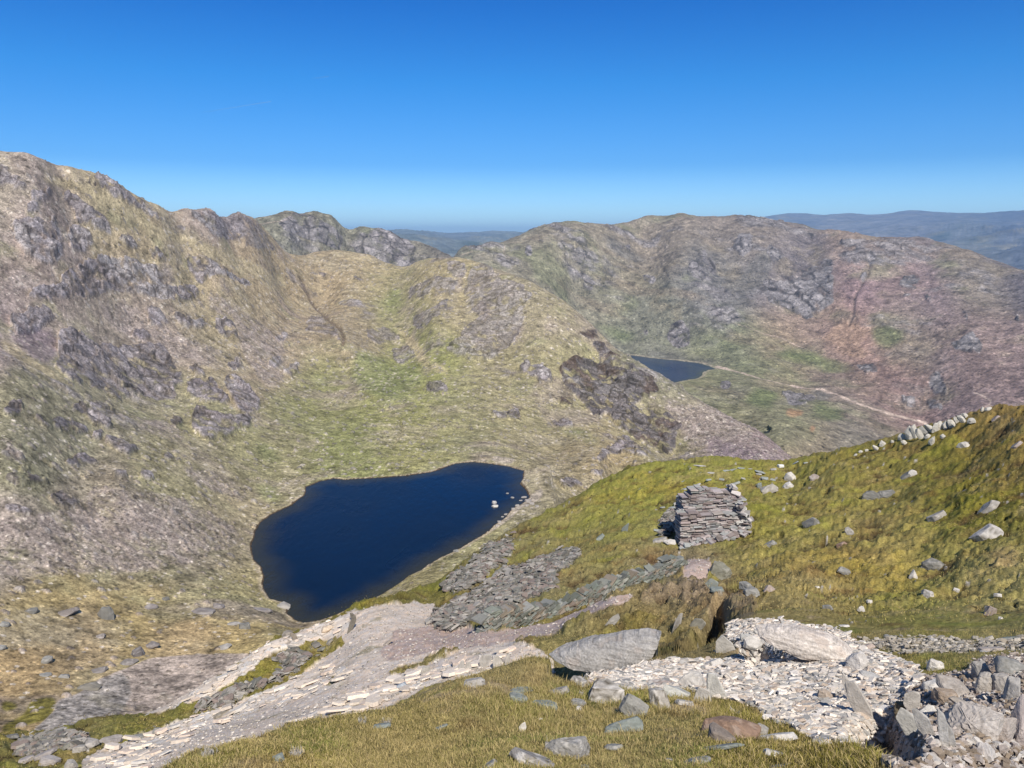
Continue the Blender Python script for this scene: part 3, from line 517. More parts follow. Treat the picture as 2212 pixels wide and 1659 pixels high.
# near ground
pathA = [zp('h5', [(1120, 345), (1170, 310), (1330, 262), (1440, 208), (1560, 185), (1750, 160), (1900, 160), (1950, 240), (2100, 300), (2212, 350), (2212, 390), (2060, 400), (1900, 420), (1850, 470), (1720, 500), (1620, 560), (1700, 545), (1900, 480), (2212, 400), (2300, 360), (2330, 480), (2212, 530), (2110, 560), (2030, 590), (1960, 600), (1880, 620), (1750, 680), (1600, 750), (1400, 820), (1250, 870), (1120, 900), (900, 950), (700, 985), (520, 1050), (400, 1120), (0, 1120), (0, 1000), (120, 950), (300, 890), (470, 830), (640, 770), (860, 700), (1000, 640), (1160, 560), (1250, 500), (1360, 430), (1430, 375), (1380, 355), (1200, 375), (1060, 420), (950, 500), (860, 560), (700, 650), (560, 710), (400, 765), (250, 805), (350, 760), (480, 690), (640, 610), (760, 545), (880, 455), (1000, 380)]),
         zp('h3', [(-300, 300), (0, 300), (330, 370), (420, 400), (640, 500), (640, 620), (480, 600), (380, 560), (250, 620), (0, 640), (-300, 640)])]
pathpale = [zp('h5', [(0, 1120), (120, 950), (300, 890), (470, 830), (640, 770), (860, 700), (1000, 640), (1160, 560), (1400, 500), (1500, 560), (1300, 640), (1000, 720), (850, 800), (600, 880), (500, 960), (380, 1020), (300, 1120)]), zp('h5', [(900, 920), (1100, 840), (1300, 740), (1500, 640), (1750, 560), (2000, 500), (2300, 400), (2300, 520), (2000, 600), (1800, 640), (1600, 720), (1300, 850), (1100, 900)]),
            zp('h5', [(250, 805), (350, 760), (480, 690), (640, 610), (760, 545), (880, 455), (1000, 380), (1120, 340), (1300, 330), (1060, 420), (950, 500), (860, 560), (700, 650), (560, 710), (400, 765)]), zp('h5', [(1200, 300), (1440, 230), (1460, 300), (1300, 350)])]
pinkA = [zp('h1', [(-80, 1290), (100, 1250), (350, 1220), (600, 1170), (800, 1085), (1000, 1000), (1150, 960), (1290, 950), (1200, 1015), (1000, 1080), (850, 1120), (700, 1215), (550, 1270), (400, 1300), (200, 1340), (-80, 1380)]), zp('h1', [(1630, 690), (1700, 680), (1840, 690), (1850, 760), (1800, 870), (1640, 880), (1650, 780)]), zp('h5', [(1700, 300), (2000, 280), (2260, 340), (2212, 400), (1950, 400), (1700, 480), (1600, 440)])]
mossonpath = [zp('h5', [(1830, 475), (1870, 430), (2000, 398), (2060, 420), (1960, 460), (1880, 485)]), zp('h5', [(1300, 610), (1360, 570), (1400, 590), (1330, 620)]), zp('h5', [(1190, 690), (1320, 640), (1300, 660), (1220, 690)]), zp('h5', [(440, 940), (520, 900), (640, 900), (500, 920)]), zp('h5', [(1350, 780), (1450, 730), (1560, 680), (1550, 700), (1420, 770)])]
rubbleA = [zp('h4', [(-60, 230), (150, 215), (320, 230), (700, 250), (870, 330), (1000, 420), (1250, 500), (1400, 600), (1430, 680), (1380, 760), (1250, 850), (1200, 920), (1000, 1000), (900, 1060), (900, 1160), (830, 1190), (700, 1215), (500, 1080), (430, 1030), (250, 960), (150, 860), (0, 830), (-400, 760), (-700, 740), (-1100, 700), (-1200, 640), (-900, 560), (-600, 530), (-100, 535), (20, 470), (10, 400), (-80, 330)])]
dirtA = [zp('h4', [(1250, 900), (1400, 660), (1700, 640), (1850, 550), (2400, 500), (2400, 1600), (1300, 1600), (1150, 1343), (900, 1200), (1000, 1010)])]
gravelA = [zp('h4', [(700, 300), (850, 350), (1150, 345), (1700, 365), (2300, 365), (2300, 440), (1800, 450), (1400, 440), (1000, 420)])]
stripA = [zp('h5', [(560, 760), (700, 690), (960, 560), (1080, 460), (1180, 400), (1400, 375), (1300, 450), (1100, 560), (900, 650), (700, 760), (500, 830), (300, 880)])]
slateA = [zp('h1', [(-200, 850), (0, 700), (100, 620), (240, 540), (320, 470), (430, 450), (300, 600), (330, 640), (250, 740), (100, 800), (0, 900), (-250, 1000)]),
          zp('h1', [(-20, 960), (150, 850), (350, 740), (550, 660), (750, 610), (930, 580), (880, 640), (820, 700), (720, 760), (620, 860), (700, 900), (600, 960), (450, 1010), (350, 1080), (150, 1090), (50, 1180), (-100, 1250), (-250, 1250), (-350, 1150), (-200, 1050)]),
          zp('h1', [(1460, 330), (1600, 300), (1600, 470), (1500, 540), (1420, 520), (1490, 430)]), zp('z4', [(250, 1400), (500, 1380), (820, 1430), (700, 1550), (200, 1600), (100, 1500)])]
moundbrown = [zp('h1', [(1290, 960), (1400, 900), (1700, 880), (1950, 930), (2212, 990), (2212, 1130), (1900, 1150), (1800, 1080), (1500, 1020), (1300, 1050)])]
darkmoss = [zp('h3', [(700, 330), (680, 250), (900, 180), (1250, 150), (1450, 200), (1850, 260), (1600, 530), (1400, 520), (1450, 270), (1250, 275), (950, 320)])]
hollow = [zp('h4', [(1000, 1010), (1150, 930), (1260, 960), (1380, 1220), (1450, 1343), (1250, 1343), (1100, 1230), (900, 1180), (840, 1080)])]
gapA = [zp('h3', [(580, 600), (620, 500), (900, 500), (1300, 420), (1400, 440), (1360, 520), (1150, 590), (1000, 620), (800, 670), (700, 650)]), zp('h4', [(-10, 450), (40, 425), (150, 420), (190, 400), (300, 440), (420, 470), (520, 495), (400, 510), (230, 490), (120, 575), (60, 530)])]
gully_A = [(zp('h3', [(1600, 560), (1750, 400), (1880, 260), (1930, 130)]), 26)]
strawA = [zp('h2', q) for q in ([(700, 560), (900, 520), (1050, 560), (900, 620), (720, 620)], [(850, 1220), (1150, 1200), (1250, 1350), (950, 1300)], [(1750, 1150), (2111, 1200), (2111, 1420), (1850, 1350)], [(1750, 200), (2111, 180), (2111, 360), (1800, 330)])]
strawA += [zp('h3', q) for q in ([(280, 560), (550, 540), (750, 680), (600, 720), (350, 700)], [(1560, 800), (1900, 830), (1950, 930), (1700, 960), (1560, 880)])]
redA = [zp('h1', q) for q in ([(1250, 640), (1480, 620), (1430, 740), (1380, 720)], [(380, 760), (440, 790), (400, 840)])] + [zp('h2', q) for q in ([(450, 1340), (620, 1310), (700, 1380), (500, 1420)],)]

def masks(names, px, py, warp):
    o = {}
    wx, wy = warp
    for k, (polys, blur, lines, wamp) in names.items():
        o[k] = look(raster(polys, blur, lines), px + wx * wamp, py + wy * wamp)
    return o

def geom(az, R, z):
    return np.stack([R * np.sin(az), R * np.cos(az), z], -1)
K_A, K_B, K_C = 0.80, 0.80, 0.80      # display colour -> surface colour
W_B = np.array([1.20, 1.14, 1.22]); W_C = np.array([1.18, 1.14, 1.20]); W_A = np.array([1.06, 1.08, 1.12])
def mixc(c, m, col, k):
    m = np.clip(m, 0, 1)[..., None]
    return c * (1 - m) + lin(col) * k * m

# ---------------- near ground
def make_A():
    az = azs; R = R_A
    e = e_at(gA, az, np.log(R)); x = R * np.sin(az); y = R * np.cos(az)
    # meet the corrie's height at the outer edge
    eB = e_at(gB, az, np.log(np.full((1, NA), RA)))
    e = e + (eB - e[-1:]) * sstep(math.log(52), math.log(RA), np.log(R))
    z = R * e
    px, py = unpol(az, e)
    w1 = fbm(x, y, .9, 4, 11); w2 = fbm(x, y, .9, 4, 21)
    M = masks(dict(path=(pathA, 2.0, None, 9), pale=(pathpale, 4, None, 10), pink=(pinkA, 3, None, 8), rub=(rubbleA, 2.5, None, 9), dirt=(dirtA, 4, None, 12), grav=(gravelA, 5, None, 10), slate=(slateA, 5, None, 16),
                   mop=(mossonpath, 2, None, 6), mound=(moundbrown, 6, None, 12), dmoss=(darkmoss, 5, None, 10), hol=(hollow, 9, None, 3), gap=(gapA, 2.5, None, 2), strip=(stripA, 5, None, 10), gul=([], 6, gully_A, 5), straw=(strawA, 14, None, 25), red=(redA, 6, None, 12)), px, py, (w1, w2))
    pix = R / 770.0
    near = px.copy() * 0
    # mask clean-up: knoll grass never carries the far path, the far path never the knoll
    kn = np.interp(az, pol(np.array([q[0] for q in A_knoll_crest]), np.array([q[1] for q in A_knoll_crest]))[0], [q[2] for q in A_knoll_crest], left=4.6, right=9.5)
    far_side = (R > kn * 1.04)
    leftpart = az < pol(1150, 1430)[0]
    pathm = sstep(.42, .58, M['path']) * far_side * (1 - sstep(.4, .6, M['mop']))
    pink = sstep(.4, .6, M['pink']) * far_side
    rub = sstep(.40, .60, M['rub'] + .12 * fbm(x, y, .5, 3, 31)) * (R < 13.5) * (~(leftpart & ~far_side))
    dirt = sstep(.4, .6, M['dirt']) * (R < 9.5)
    grav = sstep(.3, .7, M['grav'] + .25 * w1) * (R < 15)
    sln = fbm(x, y, 3.0, 4, 41)
    slate = sstep(.40, .60, M['slate'] + .48 * sln - .10) * (R > 15)
    slate = np.maximum(slate, sstep(.3, .7, M['strip']) * (1 - pathm) * (R > 14) * sstep(.05, .3, fbm(x, y, 1.2, 4, 43) + .15 * sln))
    grassy = np.clip(1 - pathm - pink - rub - dirt - slate - .7 * grav, 0, 1)
    # --- relief
    hill = sstep(12, 18, R)
    tus = fbm(x, y, 1.6, 5, 51, .55, minwl=2.2 * pix)
    tus2 = np.abs(fbm(x + .3 * w1, y, .7, 4, 61, .55, minwl=2.2 * pix))
    z = z + grassy * (hill * (.40 * tus + .26 * (tus2 - .2) + .16 * np.abs(fbm(x, y, .28, 3, 66, .6, minwl=2 * pix)) + .10 * fbm(x, y, 5, 2, 71)) + (1 - hill) * (.07 * fbm(x, y, 1.1, 4, 81, .5, minwl=2 * pix) + .04 * np.abs(fbm(x, y, .35, 3, 85, .6, minwl=2 * pix)) + .016 * fbm(x, y, .12, 3, 91, .6, minwl=2 * pix)))
    mound = sstep(.3, .7, M['mound']); dm = sstep(.3, .7, M['dmoss']) * (R > 12.5) * (R < 24)
    z = z + (dm + mound * (R > 14)) * (.28 * fbm(x, y, .9, 5, 95, .6, ridged=True, minwl=2.2 * pix))
    z = z - 1.1 * sstep(.12, .8, M['gul']) * (R > 11.5)
    z = z - .55 * sstep(.1, .9, M['hol']) * (R < 9)
    gap = sstep(.15, .7, M['gap']) * (R < 13)
    z = z - .48 * gap
    # stones of the path, rubble and scree
    def stones(cell, seed, sx=1.0, rot=0.5):
        cr, sr = math.cos(rot), math.sin(rot)
        xx = (x * cr + y * sr) / cell / sx; yy = (-x * sr + y * cr) / cell
        xx = xx + .25 * vnoise(xx * 1.7, yy * 1.7, seed + 5)
        f1, f2, cid, ox, oy = worley(xx, yy, seed)
        edge = f2 - f1
        tx = np.modf(cid * 37.7)[0] - .5; ty = np.modf(cid * 91.3)[0] - .5
        hgt = sstep(0, .12, edge) * (.45 + .55 * cid) + (tx * ox + ty * oy) * .7 * sstep(0, .1, edge)
        return hgt, cid, edge
    hp, cp, ep = stones(.42, 101, 1.3, .6)
    hp2, cp2, ep2 = stones(.13, 111, 1.4, .2)
    big = sstep(.3, .6, M['pale'])
    gn = fbm(x, y, .5, 4, 121, .6, minwl=2 * pix)
    z = z + pathm * (big * (.055 * hp + .012 * hp2) + (1 - big) * (.028 * hp2 + .05 * gn))
    z = z + pink * (.03 * gn + .015 * hp2)
    hr, cr_, er = stones(.16, 131, 1.5, .9)
    hr2, cr2, er2 = stones(.055, 141, 1.5, 1.4)
    hr3, cr3, er3 = stones(.45, 151, 1.6, .7)
    cover = sstep(-.25, .15, fbm(x, y, .6, 3, 161))
    z = z + rub * (.02 * hr * cover + .008 * hr2 + .03 * hr3 * sstep(.0, .4, fbm(x, y, 1.5, 2, 162)) + .05 * gn)
    z = z + dirt * (.06 * hr3 + .03 * hr + .012 * hr2 + .06 * gn)
    hs_, cs_, es_ = stones(.34, 171, 1.8, .5); hs2, cs2, es2 = stones(.17, 181, 1.6, .8)
    z = z + slate * (.13 * hs_ + .05 * hs2)
    z = z + grav * .02 * hp2
    # --- colour
    e2 = z / R
    px, py = unpol(az, e2)
    c = tone(toneA, px, py, 95) * K_A * W_A
    n1 = fbm(x, y, 2.4, 5, 201, .6, minwl=2 * pix); n2 = fbm(x, y, .36, 5, 211, .85, minwl=1.1 * pix) * 1.25; n3 = fbm(x, y, 6, 3, 221); n4 = fbm(x, y, .08, 3, 231, .7, minwl=1.5 * pix)
    c = mixc(c, .6 * sstep(.05, .45, n1), (130, 130, 52), K_A)
    c = mixc(c, .6 * sstep(.08, .5, -n1 + .3 * n2), (166, 148, 104), K_A)
    c = mixc(c, .5 * sstep(.15, .5, n3 + .4 * n2) * hill, (146, 126, 56), K_A)
    c = mixc(c, .55 * sstep(.2, .5, fbm(x, y, 1.1, 4, 241, .6) - .2 * n2), (112, 84, 52), K_A)
    c = mixc(c, .8 * sstep(.25, .8, M['straw'] + .5 * n1), (160, 138, 100), K_A)
    c = mixc(c, .7 * sstep(.3, .8, M['red'] + .4 * n1), (112, 66, 48), K_A)
    c = mixc(c, mound * .7, (132, 116, 98), K_A)
    c = mixc(c, dm * .5 * sstep(-.1, .4, n1), (96, 84, 50), K_A)
    c = c * (1 + .12 * hill)[..., None]
    hag = sstep(.08, .4, fbm(x, y, 2.2, 4, 245, .6, ridged=False)) * hill
    c = mixc(c, .45 * hag, (134, 112, 72), K_A)
    kg = (1 + .62 * n2 + .38 * n4 + .14 * n1)[..., None]
    c = c * np.clip(kg, .4, 1.9)
    bare = sstep(.22, .42, fbm(x, y, .9, 4, 247, .6)) * (1 - hill)
    c = mixc(c, .75 * bare, (166, 146, 116), K_A)
    lush = sstep(.15, .4, fbm(x, y, 1.3, 4, 248, .6)) * (1 - hill)
    c = mixc(c, .55 * lush * (1 - bare), (108, 118, 56), K_A)
    # bare peat below the tussock edges
    peat = hill * sstep(.16, .42, -tus + .6 * (0.2 - tus2)) * grassy
    c = mixc(c, .8 * peat, (84, 66, 46), K_A)
    pw1 = vnoise(x * 3, y * 3, 255); f1, f2, cid, ox, oy = worley(x / 1.15 + .3 * pw1, y / .8, 256)
    pit = (1 - sstep(.10, .22, f1 + .06 * pw1)) * (cid > .55) * hill * grassy * (1 - pathm)
    z = z - .24 * pit
    c = mixc(c, .75 * pit, (70, 56, 38), K_A)
    # stones showing through the turf
    f1, f2, cid, ox, oy = worley(x / .5, y / .5, 251)
    thr = np.where(hill > .5, .10, .06) * (cid > .86)
    stn = (f1 < thr * (1 + .5 * vnoise(x * 14, y * 14, 252))) * grassy
    c = mixc(c, stn, (170, 164, 155), K_A)
    z = z + stn * .03
    def stonecol(base, cid, edge, k=K_A, jit=.25, gap=(96, 86, 72), gw=.06, gm=.7):
        b = lin(base) * k
        v = (1 + jit * (cid - .5) * 2 + .12 * n2 + .10 * n4)[..., None]
        tint = np.stack([1 + .05 * np.sin(cid * 40), np.ones_like(cid), 1 - .06 * np.sin(cid * 40)], -1)
        cc = b * v * tint
        g = (1 - sstep(gw * .3, gw, edge)) * gm
        return cc * (1 - g[..., None]) + lin(gap) * k * g[..., None]
    def blend(c, m, c2): return c * (1 - m[..., None]) + c2 * m[..., None]
    pc = blend(stonecol((228, 211, 194), cp2, ep2, jit=.12, gm=.35), big, stonecol((236, 222, 206), cp, ep, jit=.13, gap=(150, 138, 122), gw=.08, gm=.8))
    pc = mixc(pc, .5 * sstep(.05, .5, fbm(x, y, 1.8, 4, 261)) * (1 - big), (186, 172, 154), K_A)
    pc = mixc(pc, .7 * sstep(.25, .5, fbm(x, y, 1.2, 4, 263)) * (.3 + .7 * (1 - big)), (140, 132, 96), K_A)
    c = blend(c, pathm, pc)
    c = blend(c, pink, stonecol((198, 176, 164), cp2, ep2, jit=.15, gm=.4))
    rc = blend(stonecol((222, 210, 200), cr2, er2, jit=.14, gm=.5, gap=(140, 128, 116)), cover, stonecol((226, 216, 208), cr_, er, jit=.16, gap=(130, 120, 110), gm=.75))
    rc = mixc(rc, .35 * sstep(.1, .5, fbm(x, y, .9, 4, 271)), (190, 172, 158), K_A)
    c = blend(c, rub, rc)
    c = blend(c, dirt, mixc(stonecol((176, 160, 148), cr_, er, jit=.2, gap=(100, 88, 76)), .5 * sstep(.0, .5, n1), (128, 108, 84), K_A))
    c = blend(c, slate, mixc(stonecol((138, 138, 130), cs_, es_, jit=.28, gap=(60, 58, 48), gw=.1, gm=.9), .5 * sstep(.1, .5, n1), (110, 104, 60), K_A))
    c = blend(c, grav * .75, stonecol((164, 152, 138), cp2, ep2, jit=.2))
    V = geom(az, R, z)
    return V, np.clip(c, .004, .85), dict(path=np.maximum(pathm, pink), rub=np.maximum(rub, dirt * .0), slate=slate, grav=grav, pale=big, grassy=grassy * (1 - gap) * (1 - .8 * bare), hill=hill, dirt=dirt, n1=n1, straw=M['straw'], px=px, py=py)
VA, CA, MA = make_A()
print('A', time.time() - T0)

# ---------------- corrie
def facets(x, y, cell, seed):
    """broken, tilted blocks: height, distance to the joints, random tone per block"""
    f1, f2, cid, ox, oy = worley(x / cell, y / cell * 1.2, seed)
    tx = np.modf(cid * 37.7)[0] - .5; ty = np.modf(cid * 91.3)[0] - .5
    return ((tx * ox + ty * oy) * 2.2 + (cid - .5) * .9) * cell * .22, f2 - f1, cid
def make_B():
    az = azs; R = R_B; lr = np.log(R)
    e = e_at(gB, az, lr); x = R * np.sin(az); y = R * np.cos(az); z = R * e
    px, py = unpol(az, e)
    yw = y; zb = z.copy()
    pix = R / 770.0
    w1 = fb3(x, yw, zb, 60, 5, 301, .6); w2 = fb3(x, yw, zb, 60, 5, 311, .6)
    M = masks(dict(crag=(crags, 1.6, None, 20), dark=(dark_crags, 2.0, None, 16), pur=(purple, 6, None, 14), scree=(screes, 7, None, 18), green=(greens, 8, None, 18), straw=(straw, 4, None, 10), ochre=(ochre, 9, None, 18), moss=(mossB, 4, None, 10), grey=(greypatch, 2.5, None, 6), soft=(soft_crags, 5, None, 8),
                   gc=(greycoarse, 4, None, 8), peb=(shorepeb, 2, None, 6), ln=([], .6, lines_B, 1.5), gul=([], 1.4, gullies_B, 4)), px, py, (w1, w2))
    far = sstep(250, 420, R)
    cr = np.maximum(M['crag'], M['dark'])
    cn = fb3(x, yw, zb, 60, 5, 321, .55, minwl=2 * pix)
    # rock ribs follow the dip of the strata
    u = x * .80 + y * .60; v = -x * .60 + y * .80
    bed = .42 * x - .25 * yw + .87 * zb                 # height above the dipping beds
    strat = fb3(x * .35, yw * .35, bed, 22, 5, 331, .6, ridged=True, minwl=1.6 * pix)
    crag = sstep(.34, .60, cr + .26 * cn + .12 * strat)
    extra = sstep(.30, .52, cn * .9 + .30 * strat + .12 * fb3(x, yw, zb, 160, 2, 341)) * sstep(350, 500, R) * (1 - sstep(.2, .5, M['green'] + M['scree'] + M['grey']))
    crag = np.maximum(crag, .8 * extra)
    ht = sstep(.2, .55, cr + .12 * cn)
    grey = sstep(.4, .6, M['grey']) * (R < 300)
    sc = R / 700.0
    flat = 1 - sstep(.0, 60, sdist(x, yw, LAKE1) * -1) * 1.0
    z = z + far * (3.2 * fb3(x, yw, zb, 130, 3, 351) + 1.1 * fb3(x, yw, zb, 36, 4, 361, .55, minwl=2 * pix)) * (1 - flat)
    facet, fedge, fcid = facets3(x + 4 * w1, yw, zb + 3 * w2, 17, 375, crag)
    facet2, fedge2, fcid2 = facets3(x, yw + 2 * w2, zb, 7, 377, crag)
    bl = fb3(x, yw, zb, 18, 4, 371, .6, ridged=True, minwl=1.6 * pix)
    z = z + ht * far * 1.8 * (1 - .7 * sstep(820, 1000, R)) + crag * far * (1 - .6 * sstep(820, 1000, R)) * (1.6 * (strat - .1) + 1.6 * (bl - .1) + .8 * facet + .7 * facet2 + .8 * fb3(x, yw, zb, 7, 3, 381, .6, ridged=True, minwl=1.6 * pix)) * np.clip(sc, .45, 1.3)
    z = z + (1 - crag) * (.28 * np.clip(sc, .3, 1.5) * fb3(x, yw, zb, 9, 3, 391, .6, minwl=1.6 * pix) + .16 * fb3(x, yw, zb, 4, 2, 395, .6, minwl=1.6 * pix))
    z = z - far * 3.5 * sstep(.15, .9, M['gul'])
    nearl = 1 - far
    z = z + nearl * (.35 * fb3(x, yw, zb, 12, 4, 401, .5, minwl=1.6 * pix))
    # boulders strewn on the slopes
    def field(cell, seed, frac, rad, hgt, m):
        f1, f2, cid, ox, oy = worley(x / cell, y / cell, seed)
        rr = rad * (.45 + .75 * np.modf(cid * 53.1)[0])
        k = (cid < frac * m) * np.clip(1 - (f1 * cell / rr) ** 2, 0, 1)
        return k ** .5 * hgt * rr, k > 0
    scree = sstep(.3, .65, M['scree'] + .22 * cn)
    taln = sstep(.3, .7, M['scree'])
    h1, m1 = field(7, 411, .22, 1.7, .9, np.ones_like(x)); h2, m2 = field(3.2, 421, .8, 1.1, .8, scree * .8 + .10); h3, m3 = field(16, 431, .16, 3.4, .8, np.ones_like(x) * (py > 1100))
    h1 = h1 * (py < 1290); m1 = m1 & (py < 1290)
    z = z + (h1 + h2) * (1 - crag * .8) * (R > 170)
    # shores
    def shore(z, P, zl, wid):
        s = sdist(x, yw, P) + 1.2 * fb3(x, yw, zb, 14, 3, 441) * (wid / 40)
        out_ = np.maximum(z, zl + .25 + np.clip(-s, 0, 1e9) * .06 - 900 * sstep(wid * .4, wid * 1.6, -s))
        out_ = np.minimum(out_, zl + .5 + np.clip(-s, 0, 1e9) * 1.0 + 400 * sstep(wid, wid * 2.2, -s))
        return np.where(s > 0, zl - .1 - .35 * s, out_), s
    z, s1 = shore(z, LAKE1, LOWER_LAKE_Z, 40)
    # --- colour
    pxo, pyo = px, py
    px, py = unpol(az, z / R)
    c = tone(toneB, px, py, 60) * K_B * W_B
    n1 = fb3(x, yw, zb, 40, 5, 501, .6, minwl=1.6 * pix); n2 = fb3(x, yw, zb, 8, 4, 511, .7, minwl=1.5 * pix); n3 = fb3(x, yw, zb, 3, 2, 521, .8, minwl=1.3 * pix); n5 = fb3(x * .3, yw * .3, bed, 22, 4, 531, .6, minwl=1.6 * pix)
    c = mixc(c, .55 * sstep(.1, .5, n1), (146, 142, 108), K_B)
    c = mixc(c, .6 * sstep(.08, .5, -n1 + .3 * n2), (172, 160, 134), K_B)
    c = mixc(c, .55 * sstep(.12, .5, n5 - .2 * n2), (160, 144, 134), K_B)
    c = mixc(c, .7 * sstep(.3, .8, M['green'] + .3 * n1), (134, 138, 92), K_B)
    c = mixc(c, .75 * sstep(.25, .75, M['straw'] + .25 * n2), (186, 170, 136), K_B)
    c = mixc(c, .35 * sstep(.25, .8, M['ochre'] + .3 * n1), (178, 152, 112), K_B)
    c = mixc(c, .9 * sstep(.35, .7, M['moss'] + .1 * n1), (122, 114, 50), K_B)
    c = mixc(c, .75 * scree * sstep(-.5, .3, n2), (158, 144, 136), K_B)
    c = mixc(c, .7 * sstep(.3, .7, M['pur'] + .2 * n2), (140, 124, 128), K_B)
    # grey quarry spill
    gn = fb3(x, yw, zb, 2.2, 4, 541, .7, minwl=1.4 * pix)
    gcol = lin((172, 162, 152)) * K_B * (1 + .3 * gn)[..., None]
    gcol = gcol * np.array([1.08, 1.0, .94])
    gcol = mixc(gcol, sstep(.3, .7, M['gc'] + .1 * gn) * .7, (150, 145, 138), K_B)
    gcol = gcol * (1 + .6 * sstep(.3, .7, M['gc']) * fb3(x, yw, zb, 1.4, 2, 551, .8, minwl=1.2 * pix))[..., None]
    gcol = mixc(gcol, .35 * sstep(.25, .6, fb3(x, yw, zb, 9, 3, 561)), (128, 120, 92), K_B)
    c = c * (1 - grey[..., None]) + gcol * grey[..., None]
    rockc = lin((140, 132, 132)) * K_B * np.clip(.92 + .35 * (strat - .05) + .5 * n2 + .25 * (bl - .05) + .35 * (fcid - .5) + .3 * (fcid2 - .5), .35, 1.7)[..., None]
    rockc = mixc(rockc, .6 * sstep(.1, .5, fb3(x, yw, zb, 28, 4, 571, .6)), (126, 116, 120), K_B)
    rockc = mixc(rockc, .7 * sstep(.02, .4, -fb3(x, yw, zb, 50, 3, 581, .6)), (172, 165, 162), K_B)
    crack_shade = sstep(.62, .9, fb3(x * .5, yw * .5, bed, 14, 3, 596, .6, ridged=True)) 
    rockc = mixc(rockc, .75 * crack_shade, (72, 66, 62), K_B)  # dark cracks, weighted to stand for bands of shadow on the crags too
    rockc = mixc(rockc, .8 * (1 - sstep(.02, .09, fedge)), (74, 66, 62), K_B)
    rockc = mixc(rockc, .6 * (1 - sstep(.02, .10, fedge2)), (88, 78, 74), K_B)
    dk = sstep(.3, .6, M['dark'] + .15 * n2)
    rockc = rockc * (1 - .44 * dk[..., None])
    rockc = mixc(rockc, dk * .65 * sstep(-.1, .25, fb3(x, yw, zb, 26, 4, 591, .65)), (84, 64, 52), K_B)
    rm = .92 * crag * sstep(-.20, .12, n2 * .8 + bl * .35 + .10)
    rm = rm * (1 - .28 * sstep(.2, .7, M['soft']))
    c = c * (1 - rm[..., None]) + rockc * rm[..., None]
    c = mixc(c, .75 * sstep(.3, .8, M['gul']) * (1 - grey), (104, 90, 76), K_B)
    c = mixc(c, .8 * sstep(.25, .7, M['ln']), (186, 172, 144), K_B)
    c = mixc(c, .8 * sstep(.3, .7, M['peb'] + .2 * n2), (188, 174, 158), K_B)
    for cell_, r0_, r1_, sd_ in ((2.8, 170, 420, 451), (4.6, 380, 800, 453), (7.0, 750, 3000, 455)):
        inn, cid = spots3(x, yw, zb, cell_, sd_); zone = (R > r0_) * (R < r1_) * (1 - .9 * crag)
        c = mixc(c, .8 * inn * (cid < .22 + .25 * sstep(-.1, .3, n2) + .35 * scree) * zone, (204, 192, 176), K_B)
        inn, cid = spots3(x + 31, yw, zb, cell_, sd_ + 1)
        c = mixc(c, .65 * inn * (cid < .22 + .2 * scree) * zone, (74, 66, 50), K_B)
    b = m1 * (R > 170) * (1 - crag)
    c = mixc(c, .8 * b, (150, 142, 136), K_B)
    c = mixc(c, .8 * m2 * (1 - crag), (150, 138, 130), K_B)
    n6 = fb3(x, yw, zb, 6.5, 4, 533, .95, minwl=pix)
    c = c * np.clip(1 + .34 * n2 + .25 * n3 + .10 * n1 + 1.0 * n6, .3, 2.2)[..., None]
    # pale stony rim of the tarn, then the darker wet edge and bed
    rim = sstep(-3.2, -1.2, s1 + .8 * n2) * (s1 < 0)
    c = mixc(c, .8 * rim * sstep(-.35, .1, n1 + n2), (186, 170, 144), K_B)
    c = mixc(c, (s1 > -.6) * 1.0, (92, 76, 58), K_B)
    return geom(az, R, z), np.clip(c, .004, .85), dict(px=px, py=py, line=M['ln'], crag=crag, lake=s1)
VB, CB, MB_ = make_B()
print('B', time.time() - T0)

